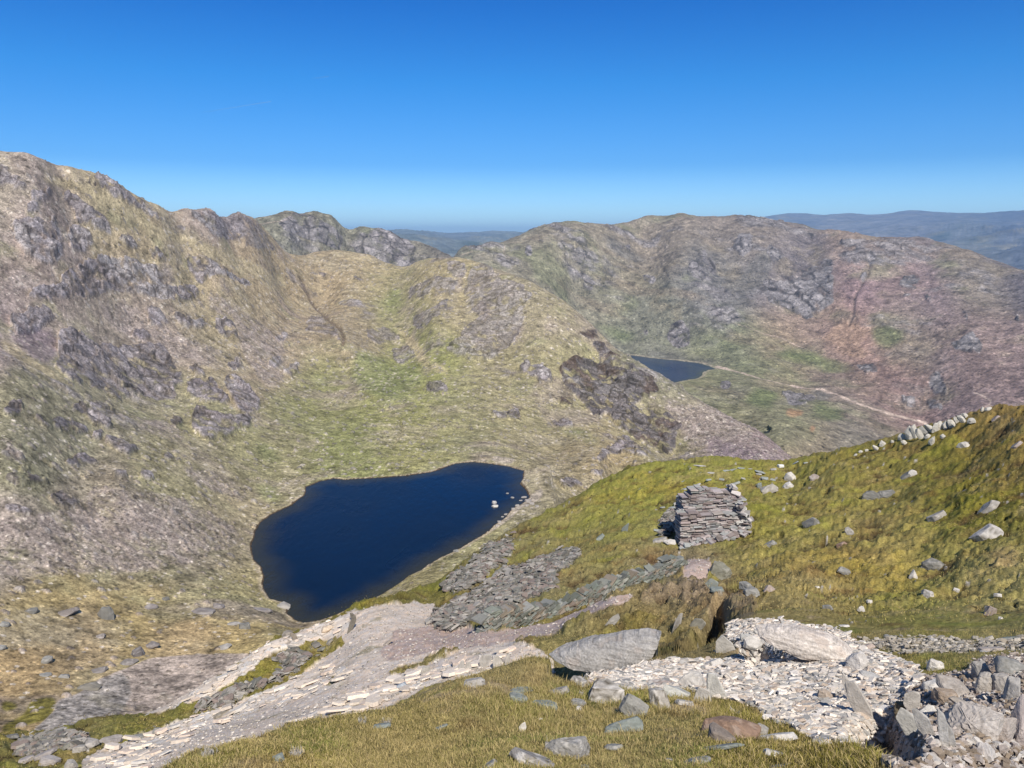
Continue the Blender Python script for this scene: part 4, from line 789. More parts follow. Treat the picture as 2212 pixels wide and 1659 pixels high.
def make_C(R, seed0, far=False):
    az = azs; lr = np.log(R)
    e = e_at(gB, az, lr); x = R * np.sin(az); y = R * np.cos(az); z = R * e
    px, py = unpol(az, e); pix = R / 770.0
    if far:
        z = z + 170 * fbm(x, y, 2200, 5, 601, .55, ridged=True) * sstep(4200, 9000, R) * (1 - .75 * sstep(13000, 17000, R))
        px, py = unpol(az, z / R)
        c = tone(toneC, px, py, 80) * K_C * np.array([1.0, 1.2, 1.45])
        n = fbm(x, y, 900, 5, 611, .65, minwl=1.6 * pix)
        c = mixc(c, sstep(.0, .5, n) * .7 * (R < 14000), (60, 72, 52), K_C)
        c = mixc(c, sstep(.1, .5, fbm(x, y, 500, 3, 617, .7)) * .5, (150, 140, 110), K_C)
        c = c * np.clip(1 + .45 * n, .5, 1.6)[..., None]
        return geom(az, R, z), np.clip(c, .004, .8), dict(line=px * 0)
    yw = y; zb = z.copy(); bed = .3 * x + .3 * yw + .9 * zb
    w1 = fb3(x, yw, zb, 180, 4, 621); w2 = fb3(x, yw, zb, 180, 4, 631)
    M = masks(dict(crag=(cragsC, 1.6, None, 20), red=(redC, 9, None, 20), pale=(paleC, 5, None, 16), org=(orangeC, 2, None, 5), green=(greensC, 7, None, 14), scree=(screeC, 6, None, 14), ln=([], .7, lines_C, 1.0), gul=([], 1.5, gullies_C, 3)), px, py, (w1, w2))
    u = x * .5 + y * .86; v = -x * .86 + y * .5
    cn = fb3(x, yw, zb, 170, 5, 641, .6, minwl=1.6 * pix)
    st = fb3(x * .4, yw * .4, bed, 70, 5, 651, .62, ridged=True, minwl=1.5 * pix)
    crag = sstep(.32, .62, M['crag'] + .22 * cn + .12 * st)
    high = 1 - sstep(690, 760, py)
    extra = sstep(.26, .52, cn * .8 + .34 * st + .10) * (.25 + .75 * high) * (1 - sstep(.2, .6, M['pale'] + M['green'] + .4 * M['red']))
    crag = np.maximum(crag, .85 * extra)
    facet, fedge, fcid = facets3(x + 12 * w1, yw, zb + 8 * w2, 48, 675, crag)
    facet2, fedge2, fcid2 = facets3(x, yw + 6 * w2, zb, 20, 677, crag)
    s2 = sdist(x, yw, LAKE2)
    away = sstep(0, 150, -s2)
    z = z + away * (11 * fb3(x, yw, zb, 420, 4, 661, .5) + 6 * fb3(x, yw, zb, 120, 5, 671, .6, ridged=True, minwl=1.5 * pix)) + crag * away * np.where(px < 1010, .3, .8) * (3.5 * st + .6 * facet + .6 * facet2 + 5 * fb3(x, yw, zb, 30, 3, 681, .6, ridged=True, minwl=1.4 * pix))
    z = z + away * 1.5 * fb3(x, yw, zb, 22, 3, 691, .7, minwl=1.4 * pix)
    z = z - 7 * sstep(.15, .9, M['gul'])
    zl = UPPER_LAKE_Z
    sj = s2 + 5 * fb3(x, yw, zb, 40, 3, 695)
    oz = np.maximum(z, zl + .4 + np.clip(-sj, 0, 1e9) * .05 - 900 * sstep(25, 110, -sj))
    oz = np.minimum(oz, zl + 1.2 + np.clip(-sj, 0, 1e9) * .7 + 800 * sstep(60, 200, -sj))
    z = np.where(sj > 0, zl - .3 - .3 * sj, oz)
    px, py = unpol(az, z / R)
    c = tone(toneC, px, py, 60) * K_C * W_C
    n1 = fb3(x, yw, zb, 150, 5, 701, .62, minwl=1.5 * pix); n2 = fb3(x, yw, zb, 24, 4, 711, .75, minwl=1.3 * pix); n5 = fb3(x * .3, yw * .3, bed, 60, 4, 721, .6, minwl=1.5 * pix)
    c = mixc(c, .5 * sstep(.1, .5, n1), (118, 122, 88), K_C)
    c = mixc(c, .5 * sstep(.1, .5, -n1 + .3 * n2), (142, 130, 108), K_C)
    c = mixc(c, .4 * sstep(.1, .5, n5), (138, 122, 104), K_C)
    c = mixc(c, .75 * sstep(.25, .8, M['red'] * .6 + .3 * n1 + .15 * n5), (140, 120, 112), K_C)
    c = mixc(c, .8 * sstep(.25, .7, M['pale'] + .45 * n5), (170, 142, 120), K_C)
    c = mixc(c, .7 * sstep(.3, .8, M['green'] + .3 * n1), (108, 118, 76), K_C)
    c = mixc(c, .7 * sstep(.3, .7, M['scree'] + .2 * n2), (118, 114, 108), K_C)
    rc = lin((132, 126, 124)) * K_C * np.clip(.9 + .4 * st + .35 * n2 + .35 * (fcid - .5) + .3 * (fcid2 - .5), .3, 1.8)[..., None]
    rc = mixc(rc, .75 * (1 - sstep(.02, .10, fedge)), (70, 66, 64), K_C)
    rm = crag * sstep(-.25, .15, n2 * .7 + st * .4 + .08)
    c = c * (1 - rm[..., None]) + rc * rm[..., None]
    c = mixc(c, .8 * sstep(.3, .8, M['gul']), (84, 78, 72), K_C)
    c = mixc(c, .6 * sstep(.3, .8, M['org'] + .2 * n2), (172, 130, 98), K_C)
    c = mixc(c, .9 * sstep(.25, .6, M['ln']), (196, 176, 160), K_C)
    n6 = fb3(x, yw, zb, 20, 4, 733, .95, minwl=pix)
    c = c * np.clip(1 + .42 * n2 + .12 * n1 + .95 * n6, .35, 2.0)[..., None]
    c = mixc(c, sstep(-9, -4, sj + 2 * n2) * .6 * (sj < 0), (178, 165, 145), K_C)
    return geom(az, R, z), np.clip(c, .004, .85), dict(line=M['ln'] * (s2 < -2) * (px > 1540))
VC, CC, MC = make_C(R_C, 0)
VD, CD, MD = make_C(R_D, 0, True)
# shared seams
for a, b in ((VA, VB), (VB, VC), (VC, VD)): b[0] = a[-1]
print('C', time.time() - T0)

# ------------------------------------------------------------------ materials
def mat(name, rough=.9, bump=(), col_attr='Col', base=None, fine=None, spec=.2, specks=None):
    m = bpy.data.materials.new(name); m.use_nodes = True
    t = m.node_tree; N = t.nodes; L = t.links
    b = N['Principled BSDF']; b.inputs['Roughness'].default_value = rough
    b.inputs['Specular IOR Level'].default_value = spec
    tc = N.new('ShaderNodeTexCoord')
    if base is None:
        a = N.new('ShaderNodeAttribute'); a.attribute_name = col_attr; colout = a.outputs['Color']
    else:
        r = N.new('ShaderNodeRGB'); r.outputs[0].default_value = (*base, 1); colout = r.outputs[0]
    if fine:
        for sc, amt in fine:
            n = N.new('ShaderNodeTexNoise'); n.inputs['Scale'].default_value = sc; n.inputs['Detail'].default_value = 6; n.inputs['Roughness'].default_value = .65
            L.new(tc.outputs['Object'], n.inputs['Vector'])
            mr = N.new('ShaderNodeMapRange'); mr.inputs[1].default_value = .3; mr.inputs[2].default_value = .7; mr.inputs[3].default_value = 1 - amt; mr.inputs[4].default_value = 1 + amt; mr.clamp = False
            L.new(n.outputs[0], mr.inputs[0])
            mx = N.new('ShaderNodeVectorMath'); mx.operation = 'SCALE'
            L.new(colout, mx.inputs[0]); L.new(mr.outputs[0], mx.inputs['Scale']); colout = mx.outputs[0]
    for sc, rad, share, gain in (specks or ()):
        vo = N.new('ShaderNodeTexVoronoi'); vo.inputs['Scale'].default_value = sc
        wv = N.new('ShaderNodeVectorMath'); wv.operation = 'ADD'; wv.inputs[1].default_value = (sc * 3.7, gain * 11, 0)
        L.new(tc.outputs['Object'], wv.inputs[0]); L.new(wv.outputs[0], vo.inputs['Vector'])
        lt = N.new('ShaderNodeMath'); lt.operation = 'LESS_THAN'; lt.inputs[1].default_value = rad; L.new(vo.outputs['Distance'], lt.inputs[0])
        sp = N.new('ShaderNodeSeparateColor'); L.new(vo.outputs['Color'], sp.inputs[0])
        gt = N.new('ShaderNodeMath'); gt.operation = 'LESS_THAN'; gt.inputs[1].default_value = share; L.new(sp.outputs[0], gt.inputs[0])
        ml = N.new('ShaderNodeMath'); ml.operation = 'MULTIPLY'; L.new(lt.outputs[0], ml.inputs[0]); L.new(gt.outputs[0], ml.inputs[1])
        ma = N.new('ShaderNodeMath'); ma.operation = 'MULTIPLY_ADD'; ma.inputs[1].default_value = gain - 1; ma.inputs[2].default_value = 1; L.new(ml.outputs[0], ma.inputs[0])
        mx = N.new('ShaderNodeVectorMath'); mx.operation = 'SCALE'; L.new(colout, mx.inputs[0]); L.new(ma.outputs[0], mx.inputs['Scale']); colout = mx.outputs[0]
    L.new(colout, b.inputs['Base Color'])
    last = None
    for sc, dist, st in bump:
        n = N.new('ShaderNodeTexNoise'); n.inputs['Scale'].default_value = sc; n.inputs['Detail'].default_value = 5; n.inputs['Roughness'].default_value = .6
        L.new(tc.outputs['Object'], n.inputs['Vector'])
        bp = N.new('ShaderNodeBump'); bp.inputs['Distance'].default_value = dist; bp.inputs['Strength'].default_value = st
        L.new(n.outputs[0], bp.inputs['Height'])
        if last: L.new(last, bp.inputs['Normal'])
        last = bp.outputs[0]
    if last: L.new(last, b.inputs['Normal'])
    return m
MG = mat('turf', .95, [(30, .015, .6)], fine=[(7, .18), (20, .45), (90, .25)], specks=[(5, .26, .22, .42), (8, .28, .2, 1.4)], spec=.1)
MP = mat('path_stone', .85, [(25, .01, .5)], fine=[(3, .07), (30, .12)])
MHL = mat('corrie_side', .95, [(.5, .22, .5)], fine=[(.12, .12), (.38, .36), (.85, .50), (2.6, .3)], specks=[(.30, .26, .22, 1.6), (.40, .28, .22, .52), (.62, .30, .3, 1.4), (.7, .30, .25, .58)], spec=.1)
MMT = mat('fell', .95, [(.12, 1.2, .5)], fine=[(.04, .12), (.13, .38), (.34, .45)], specks=[(.11, .30, .26, 1.55), (.14, .32, .28, .48)], spec=.1)
MFR = mat('far_fell', 1, [(.01, 30, .7)], fine=[(.004, .35), (.012, .35)], spec=.0)

def mesh_from(name, V, F, mats, col=None, smooth=True, mi=None):
    me = bpy.data.meshes.new(name)
    nv, nf, k = len(V), len(F), F.shape[1]
    me.vertices.add(nv); me.vertices.foreach_set('co', np.ascontiguousarray(V, np.float32).ravel())
    me.loops.add(nf * k); me.loops.foreach_set('vertex_index', np.ascontiguousarray(F, np.int32).ravel())
    me.polygons.add(nf); me.polygons.foreach_set('loop_start', np.arange(0, nf * k, k, dtype=np.int32)); me.polygons.foreach_set('loop_total', np.full(nf, k, np.int32))
    me.polygons.foreach_set('use_smooth', np.full(nf, smooth, bool))
    for m in mats: me.materials.append(m)
    if mi is not None: me.polygons.foreach_set('material_index', mi.astype(np.int32))
    me.update(calc_edges=True)
    if col is not None:
        a = me.color_attributes.new('Col', 'FLOAT_COLOR', 'POINT')
        a.data.foreach_set('color', np.c_[col.reshape(-1, 3), np.ones(len(col.reshape(-1, 3)))].astype(np.float32).ravel())
    return me
def link(name, me, **pr):
    o = bpy.data.objects.new(name, me); C.objects.link(o)
    for k, v in pr.items():
        if v is not None: o[k] = v
    return o
def grid_faces(nj, ni):
    i, j = np.meshgrid(np.arange(ni - 1), np.arange(nj - 1))
    a = (j * ni + i).ravel()
    return np.stack([a, a + 1, a + ni + 1, a + ni], 1)
def sub_object(name, V, Ccol, keep, m, **pr):
    nj, ni = V.shape[:2]
    F = grid_faces(nj, ni)[keep.ravel()]
    if not len(F): return None
    used = np.zeros(nj * ni, bool); used[F] = True
    idx = np.cumsum(used) - 1
    return link(name, mesh_from(name, V.reshape(-1, 3)[used], idx[F], [m], Ccol.reshape(-1, 3)[used]), **pr)
def cellmask(m): return (m[:-1, :-1] + m[1:, :-1] + m[:-1, 1:] + m[1:, 1:]) / 4 > .5
kp = cellmask(MA['path']); kr = cellmask(MA['rub']) & ~kp
sub_object('path', VA, CA, kp, MP, kind='structure')
sub_object('stony_ground', VA, CA, kr, MP, kind='structure')
sub_object('ground', VA, CA, ~kp & ~kr, MG, kind='structure')
kt = cellmask((MC['line'] > .45).astype(float))
sub_object('corrie_slope', VB, CB, np.ones((VB.shape[0] - 1, VB.shape[1] - 1), bool), MHL, kind='structure')
sub_object('hills', VC, CC, ~kt, MMT, kind='structure')
sub_object('track', VC, CC, kt, MMT, kind='structure')
sub_object('distant_hills', VD, CD, np.ones((VD.shape[0] - 1, VD.shape[1] - 1), bool), MFR, kind='structure')
print('meshes', time.time() - T0)

# ------------------------------------------------------------------ water
def water_mat(name, deep, shallow, wave):
    m = bpy.data.materials.new(name); m.use_nodes = True
    t = m.node_tree; N = t.nodes; L = t.links; b = N['Principled BSDF']
    a = N.new('ShaderNodeAttribute'); a.attribute_name = 'Col'
    L.new(a.outputs['Color'], b.inputs['Base Color'])
    b.inputs['Roughness'].default_value = .12; b.inputs['IOR'].default_value = 1.33
    b.inputs['Specular IOR Level'].default_value = .24
    tc = N.new('ShaderNodeTexCoord'); mp = N.new('ShaderNodeMapping'); mp.inputs['Scale'].default_value = (1, .45, 1); mp.inputs['Rotation'].default_value = (0, 0, .5)
    L.new(tc.outputs['Object'], mp.inputs['Vector'])
    n = N.new('ShaderNodeTexNoise'); n.inputs['Scale'].default_value = wave; n.inputs['Detail'].default_value = 4
    L.new(mp.outputs[0], n.inputs['Vector'])
    n2_ = N.new('ShaderNodeTexNoise'); n2_.inputs['Scale'].default_value = wave * .05; n2_.inputs['Detail'].default_value = 3
    L.new(mp.outputs[0], n2_.inputs['Vector'])
    mr_ = N.new('ShaderNodeMapRange'); mr_.inputs[1].default_value = .35; mr_.inputs[2].default_value = .65; mr_.inputs[3].default_value = .06; mr_.inputs[4].default_value = .34
    L.new(n2_.outputs[0], mr_.inputs[0]); L.new(mr_.outputs[0], b.inputs['Roughness'])
    bp = N.new('ShaderNodeBump'); bp.inputs['Distance'].default_value = .45; bp.inputs['Strength'].default_value = .7
    L.new(n.outputs[0], bp.inputs['Height']); L.new(bp.outputs[0], b.inputs['Normal'])
    return m
def lake(name, P, z, depth_w, m, deep, shallow):
    lo, hi = P.min(0) - 12, P.max(0) + 12
    n = 220
    gx, gy = np.meshgrid(np.linspace(lo[0], hi[0], n), np.linspace(lo[1], hi[1], n))
    s = sdist(gx, gy, P)
    t = sstep(-1, depth_w, s + 6 * fbm(gx, gy, 22, 4, 801))[..., None]
    nn = (1 + .30 * fbm(gx, gy * .5, 60, 4, 811) )[..., None]
    c = lin(shallow) * (1 - t) + lin(deep) * t * nn
    V = np.stack([gx, gy, np.full_like(gx, z)], -1)
    F = grid_faces(n, n)
    keep = (np.maximum.reduce([s[:-1, :-1], s[1:, :-1], s[:-1, 1:], s[1:, 1:]]) > -9).ravel()
    F = F[keep]; used = np.zeros(n * n, bool); used[F] = True; idx = np.cumsum(used) - 1
    link(name, mesh_from(name, V.reshape(-1, 3)[used], idx[F], [m], c.reshape(-1, 3)[used]), kind='structure')
lake('water', LAKE1, LOWER_LAKE_Z, 16, water_mat('tarn_water', None, None, .35), (0, 21, 48), (46, 46, 38))
lake('water', LAKE2, UPPER_LAKE_Z, 20, water_mat('upper_tarn_water', None, None, .12), (8, 44, 78), (40, 58, 66))
print('water', time.time() - T0)
#OBJECTS
# ------------------------------------------------------------------ finding the ground under a point of the photo
def horizon_run(V):
    R = np.hypot(V[..., 0], V[..., 1]); return R, V[..., 2] / R
RAe, EAe = horizon_run(VA); RBe, EBe = horizon_run(VB)
RUN_A = np.maximum.accumulate(EAe, 0)
RUN_B = np.maximum(np.maximum.accumulate(EBe, 0), RUN_A[-1])
def hit(px, py, which='A', rmin=0):
    V, R_, RUN, E = (VA, RAe, RUN_A, EAe) if which == 'A' else (VB, RBe, RUN_B, EBe)
    az, e = pol(px, py); az = float(az); e = float(e)
    i = int(np.argmin(np.abs(azs - az)))
    ok = (E[:, i] >= e) & (R_[:, i] > rmin)
    j = int(np.argmax(ok)) if ok.any() else len(ok) - 2
    return Vector(V[j, i]), j, i
def slant(p): return max(.1, p.y * cP - p.z * sP)
NCACHE = {}
def normal_at(j, i, which='A'):
    V = VA if which == 'A' else VB
    a = max(0, j - 5); b = min(V.shape[0] - 1, j + 5); c = max(0, i - 5); d = min(V.shape[1] - 1, i + 5)
    n = np.cross(V[j, d] - V[j, c], V[b, i] - V[a, i]); n = n / np.linalg.norm(n)
    return Vector(n if n[2] > 0 else -n)

# ------------------------------------------------------------------ stones
def v3(x, y, z, s, seed):
    return (vnoise(x / s + z * .7 / s, y / s - z * .4 / s, seed) + vnoise(y / s + 3.1, z / s + x * .3 / s, seed + 1) + vnoise(z / s - 1.7, x / s, seed + 2)) / 2
_ico = {}
def ico(n):
    if n not in _ico:
        bm = bmesh.new(); bmesh.ops.create_icosphere(bm, subdivisions=n, radius=1)
        _ico[n] = (np.array([v.co for v in bm.verts]), np.array([[v.index for v in f.verts] for f in bm.faces])); bm.free()
    return _ico[n]
import bmesh
def stone_mesh(name, dims, kind, seed, colr, sub=4, lich=.5, m=None, blend=0):
    rg = np.random.RandomState(seed)
    if kind == 'r':
        D, F = ico(sub)
        N = rg.normal(size=(24, 3)); N /= np.linalg.norm(N, axis=1)[:, None]
        d = .78 + .2 * rg.rand(24)
        dot = D @ N.T
        with np.errstate(divide='ignore'): r = np.minimum(np.where(dot > 1e-3, d / np.maximum(dot, 1e-3), 9).min(1), 1.2)
        P = D * r[:, None]
    else:
        m_ = {'s': 7, 'u': 6, 'b': 5, 'k': 7}[kind]
        an = np.linspace(0, 2 * math.pi, m_, endpoint=False) + rg.uniform(-.38, .38, m_)
        rr = rg.uniform(.62, 1.0, m_)
        ins = rg.uniform(*{'s': (.72, .98), 'u': (.7, .95), 'b': (.6, .95), 'k': (.35, .85)}[kind], m_)
        zt_ = {'s': 1 - .35 * rg.rand(m_), 'u': 1 - .3 * rg.rand(m_), 'b': 1 - .45 * rg.rand(m_), 'k': 1 - .9 * rg.rand(m_)}[kind]
        lo = np.stack([np.cos(an) * rr, np.sin(an) * rr, -1 + .3 * rg.rand(m_)], 1)
        md = np.stack([np.cos(an + .2) * rr * rg.uniform(.9, 1.08, m_), np.sin(an + .2) * rr * rg.uniform(.9, 1.08, m_), rg.uniform(-.4, .35, m_)], 1)
        hi = np.stack([np.cos(an) * rr * ins, np.sin(an) * rr * ins, zt_], 1)
        Q = np.vstack([lo, md, hi])
        if kind == 'u': Q = Q[:, [0, 2, 1]]
        bm = bmesh.new()
        for q_ in Q: bm.verts.new(q_)
        res = bmesh.ops.convex_hull(bm, input=bm.verts[:])
        junk = [e for e in res['geom_unused'] if isinstance(e, bmesh.types.BMVert)] + [e for e in res['geom_interior'] if isinstance(e, bmesh.types.BMVert)]
        bmesh.ops.delete(bm, geom=list(set(junk)), context='VERTS')
        bmesh.ops.dissolve_limit(bm, angle_limit=.12, verts=bm.verts[:], edges=bm.edges[:])
        bmesh.ops.bevel(bm, geom=bm.edges[:], offset=.05, segments=1, affect='EDGES', profile=.5)
        bmesh.ops.triangulate(bm, faces=bm.faces[:])
        for _ in range({5: 3, 4: 2, 3: 1, 2: 1}[sub]):
            bmesh.ops.subdivide_edges(bm, edges=bm.edges[:], cuts=1, use_grid_fill=True)
        bmesh.ops.triangulate(bm, faces=bm.faces[:])
        bmesh.ops.recalc_face_normals(bm, faces=bm.faces[:])
        P = np.array([v.co for v in bm.verts]); F = np.array([[v.index for v in f.verts] for f in bm.faces]); bm.free()
    mx = (P.max(0) - P.min(0)) / 2; P = (P - (P.max(0) + P.min(0)) / 2) / mx * (np.array(dims) / 2)
    D = P / (np.linalg.norm(P, axis=1)[:, None] + 1e-9)
    s = max(dims)
    nn = v3(P[:, 0], P[:, 1], P[:, 2] * 2.2, s * .22, seed) ; n2 = v3(P[:, 0], P[:, 1], P[:, 2] * 3, s * .08, seed + 9); n3 = v3(P[:, 0], P[:, 1], P[:, 2] * 4, s * .03, seed + 19)
    P = P + D * ((.030 * nn + .026 * n2 + .012 * n3) * min(dims) * 1.3)[:, None]
    c = lin(colr) * K_A * np.clip(1 + .14 * nn + .22 * n2 + .22 * n3, .4, 1.7)[:, None]
    k = sstep(.12, .35, v3(P[:, 0], P[:, 1], P[:, 2], s * .16, seed + 33) + .3 * n3) * lich
    c = c * (1 - k[:, None]) + lin((212, 206, 198)) * K_A * k[:, None]
    k = sstep(.2, .42, v3(P[:, 0], P[:, 1], P[:, 2], s * .13, seed + 43) + .3 * n2) * lich * .9
    c = c * (1 - k[:, None]) + lin((92, 84, 68)) * K_A * k[:, None]
    return mesh_from(name, P, F, [m or MROCK], np.clip(c, .01, .85), smooth=(kind == 'r'))
MROCK = mat('weathered_rock', .9, [(14, .02, .7), (60, .006, .6)], fine=[(16, .14), (70, .12)], spec=.15)
KINDDEPTH = dict(b=.8, s=.75, u=.30, r=.85, k=.8)
def put(name, px, py, wpx, hpx, kind, tilt, colr, label, cat='stone', group=None, lich=.4, which='A', sink=.22, turn=None, dz=0, sub=None, mesh=None, lean=0, rmin=0):
    seed = (int(px * 7 + py * 13) * 31) % 99991
    rg = np.random.RandomState(seed)
    p, j, i = hit(px, py + hpx * .30, which, rmin)
    wpx, hpx = (wpx * 1.25, hpx * 1.18) if kind == 'u' else (wpx * 1.06, hpx * 1.06)
    if px > 1935 and py > 1428 and which == 'A': wpx, hpx = wpx * 1.12, hpx * 1.04; sink = .2
    s = slant(p); wm = wpx * s / F_PX; A = hpx * s / F_PX / 2
    th = math.atan2(-p.z, math.hypot(p.x, p.y))
    b = min(KINDDEPTH[kind] * wm / 2, .9 * A / max(.2, math.sin(th)))
    if kind == 'u': b = min(b, wm * .5)
    a = math.sqrt(max(A * A - (b * math.sin(th)) ** 2, (.35 * A) ** 2)) / math.cos(th)
    dims = (wm, 2 * b, 2 * a)
    if sub is None: sub = 5 if wpx > 80 else (4 if wpx > 26 else 3)
    me = mesh or stone_mesh(name, dims, kind, seed, colr, sub, lich)
    o = link(name, me, label=label, category=cat, group=group)
    nrm = normal_at(j, i, which)
    q = Vector((0, 0, 1)).rotation_difference((Vector((0, 0, 1)) * (1 if kind in 'ubk' else .0) + nrm * (.5 if kind in 'ubk' else 1)).normalized())
    if which == 'B': q = q.slerp(q.__class__(), .6)
    rot = q.to_matrix() @ Matrix.Rotation(-math.atan2(p.x, p.y) + (turn if turn is not None else rg.uniform(-.25, .25)), 3, 'Z') @ Matrix.Rotation(math.radians(lean), 3, 'X') @ Matrix.Rotation(math.radians(tilt), 3, 'Y')
    o.rotation_euler = rot.to_euler()
    if mesh: o.scale = (wm / 1, 2 * b, 2 * a)
    o.location = p + Vector((0, 0, a * (1 - 2 * sink) + dz))
    return o

# profile stones: outline of the top and bottom edge along their length, with real depth
def profile_stone(name, top, bot, depth_ratio, dist_pt, colr, label, cat, seed, lich=.3, strata=1.0, axis_turn=0.0, under=0):
    base, j, i = hit(*dist_pt)
    s = slant(base); k = s / F_PX
    xs0, xs1 = top[0][0], top[-1][0]
    n, mseg = 260, 110
    t = np.linspace(0, 1, n); X = xs0 + (xs1 - xs0) * (.5 - .5 * np.cos(t * math.pi))
    T = np.interp(X, [q[0] for q in top], [q[1] for q in top]); B = np.interp(X, [q[0] for q in bot], [q[1] for q in bot])
    cx_, cy_ = (xs0 + xs1) / 2, np.mean(T + B) / 2
    ctr = Vector(W(cx_, cy_, 1.0)); ctr = ctr * (math.hypot(base.x, base.y))
    th = math.atan2(-ctr.z, math.hypot(ctr.x, ctr.y))
    A = np.maximum((B - T) / 2, .4) * k
    dmax = depth_ratio * (xs1 - xs0) * k / 2
    b = np.minimum(dmax * np.clip(A / A.max(), 0, 1) ** .5, .86 * A / math.sin(th))
    FL = .22                                        # the underside is nearly flat: the stone overhangs
    lo_, hi_ = np.zeros(n), 3 * A
    for _ in range(40):
        a = (lo_ + hi_) / 2
        f_ = np.hypot(a * math.cos(th), b * math.sin(th)) + np.hypot(FL * a * math.cos(th), b * math.sin(th)) - 2 * A
        hi_ = np.where(f_ > 0, a, hi_); lo_ = np.where(f_ > 0, lo_, a)
    zc = ((cy_ - T) * k - np.hypot(a * math.cos(th), b * math.sin(th))) / math.cos(th)
    ph = np.linspace(0, 2 * math.pi, mseg, endpoint=False)
    sq = .85
    cs = np.sign(np.cos(ph)) * np.abs(np.cos(ph)) ** sq; sn = np.sign(np.sin(ph)) * np.abs(np.sin(ph)) ** sq
    sn = np.where(sn < 0, sn * FL, sn)
    PX = np.repeat(((X - cx_) * k)[:, None], mseg, 1); PY = b[:, None] * cs * -1.0; PZ = zc[:, None] + a[:, None] * sn
    nrm_y, nrm_z = -cs[None, :] * np.ones_like(PX), sn[None, :] * np.ones_like(PX)
    L = (xs1 - xs0) * k
    st = v3(PX * .35, PY * .6, PZ * 3.5, L * .06, seed) ; nb = v3(PX, PY, PZ, L * .22, seed + 3); nf = v3(PX * .5, PY, PZ * 3, L * .02, seed + 7)
    disp = L * (.016 * nb + .012 * strata * st + .006 * nf + .005 * v3(PX, PY, PZ, L * .012, seed + 21)) * np.clip(A / A.max() * 2, 0, 1)[:, None]
    PY = PY + nrm_y * disp; PZ = PZ + nrm_z * disp
    V = np.stack([PX, PY, PZ], -1).reshape(-1, 3)
    F = []
    for a0 in range(n - 1):
        r = np.arange(mseg); r2 = (r + 1) % mseg
        F.append(np.stack([a0 * mseg + r, a0 * mseg + r2, (a0 + 1) * mseg + r2, (a0 + 1) * mseg + r], 1))
    F = np.vstack(F)
    c = lin(colr) * K_A * np.clip(1 + .16 * nb + .28 * st + .42 * nf + .3 * v3(PX, PY, PZ, L * .012, seed + 31), .4, 1.7).reshape(-1, 1)
    lk = (sstep(.1, .5, v3(PX, PY, PZ, L * .1, seed + 11)) * lich).reshape(-1, 1)
    c = c * (1 - lk) + lin((196, 176, 160)) * K_A * lk
    me = mesh_from(name, V, F[:, ::-1], [MROCK], np.clip(c, .01, .85))
    o = link(name, me, label=label, category=cat)
    o.location = ctr; o.rotation_euler = (0, 0, -math.atan2(ctr.x, ctr.y) + axis_turn)
    return o
P3 = lambda L: zp('h3', L)
profile_stone('boulder', P3([(603, 488), (650, 455), (700, 428), (780, 395), (860, 360), (960, 335), (1100, 312), (1180, 290), (1300, 272), (1400, 266), (1452, 268)]),
              P3([(603, 492), (650, 530), (700, 552), (800, 590), (900, 600), (1000, 592), (1100, 575), (1200, 545), (1320, 505), (1380, 465), (1420, 400), (1452, 290)]), .42, (1306, 1452),
              (166, 162, 158), 'largest grey boulder, lens shaped with a pointed left end, propped over a dark gap', 'boulder', 5, .22)
profile_stone('boulder', zp('h4', [(158, 320), (180, 300), (250, 285), (380, 268), (520, 262), (680, 278), (780, 310), (850, 350), (872, 400)]),
              zp('h4', [(158, 330), (195, 400), (290, 440), (380, 462), (500, 500), (560, 498), (640, 480), (760, 488), (840, 460), (872, 410)]), .44, (1744, 1428),
              (206, 196, 186), 'long pale layered boulder lying across the top of the white slate rubble', 'boulder', 15, .35)

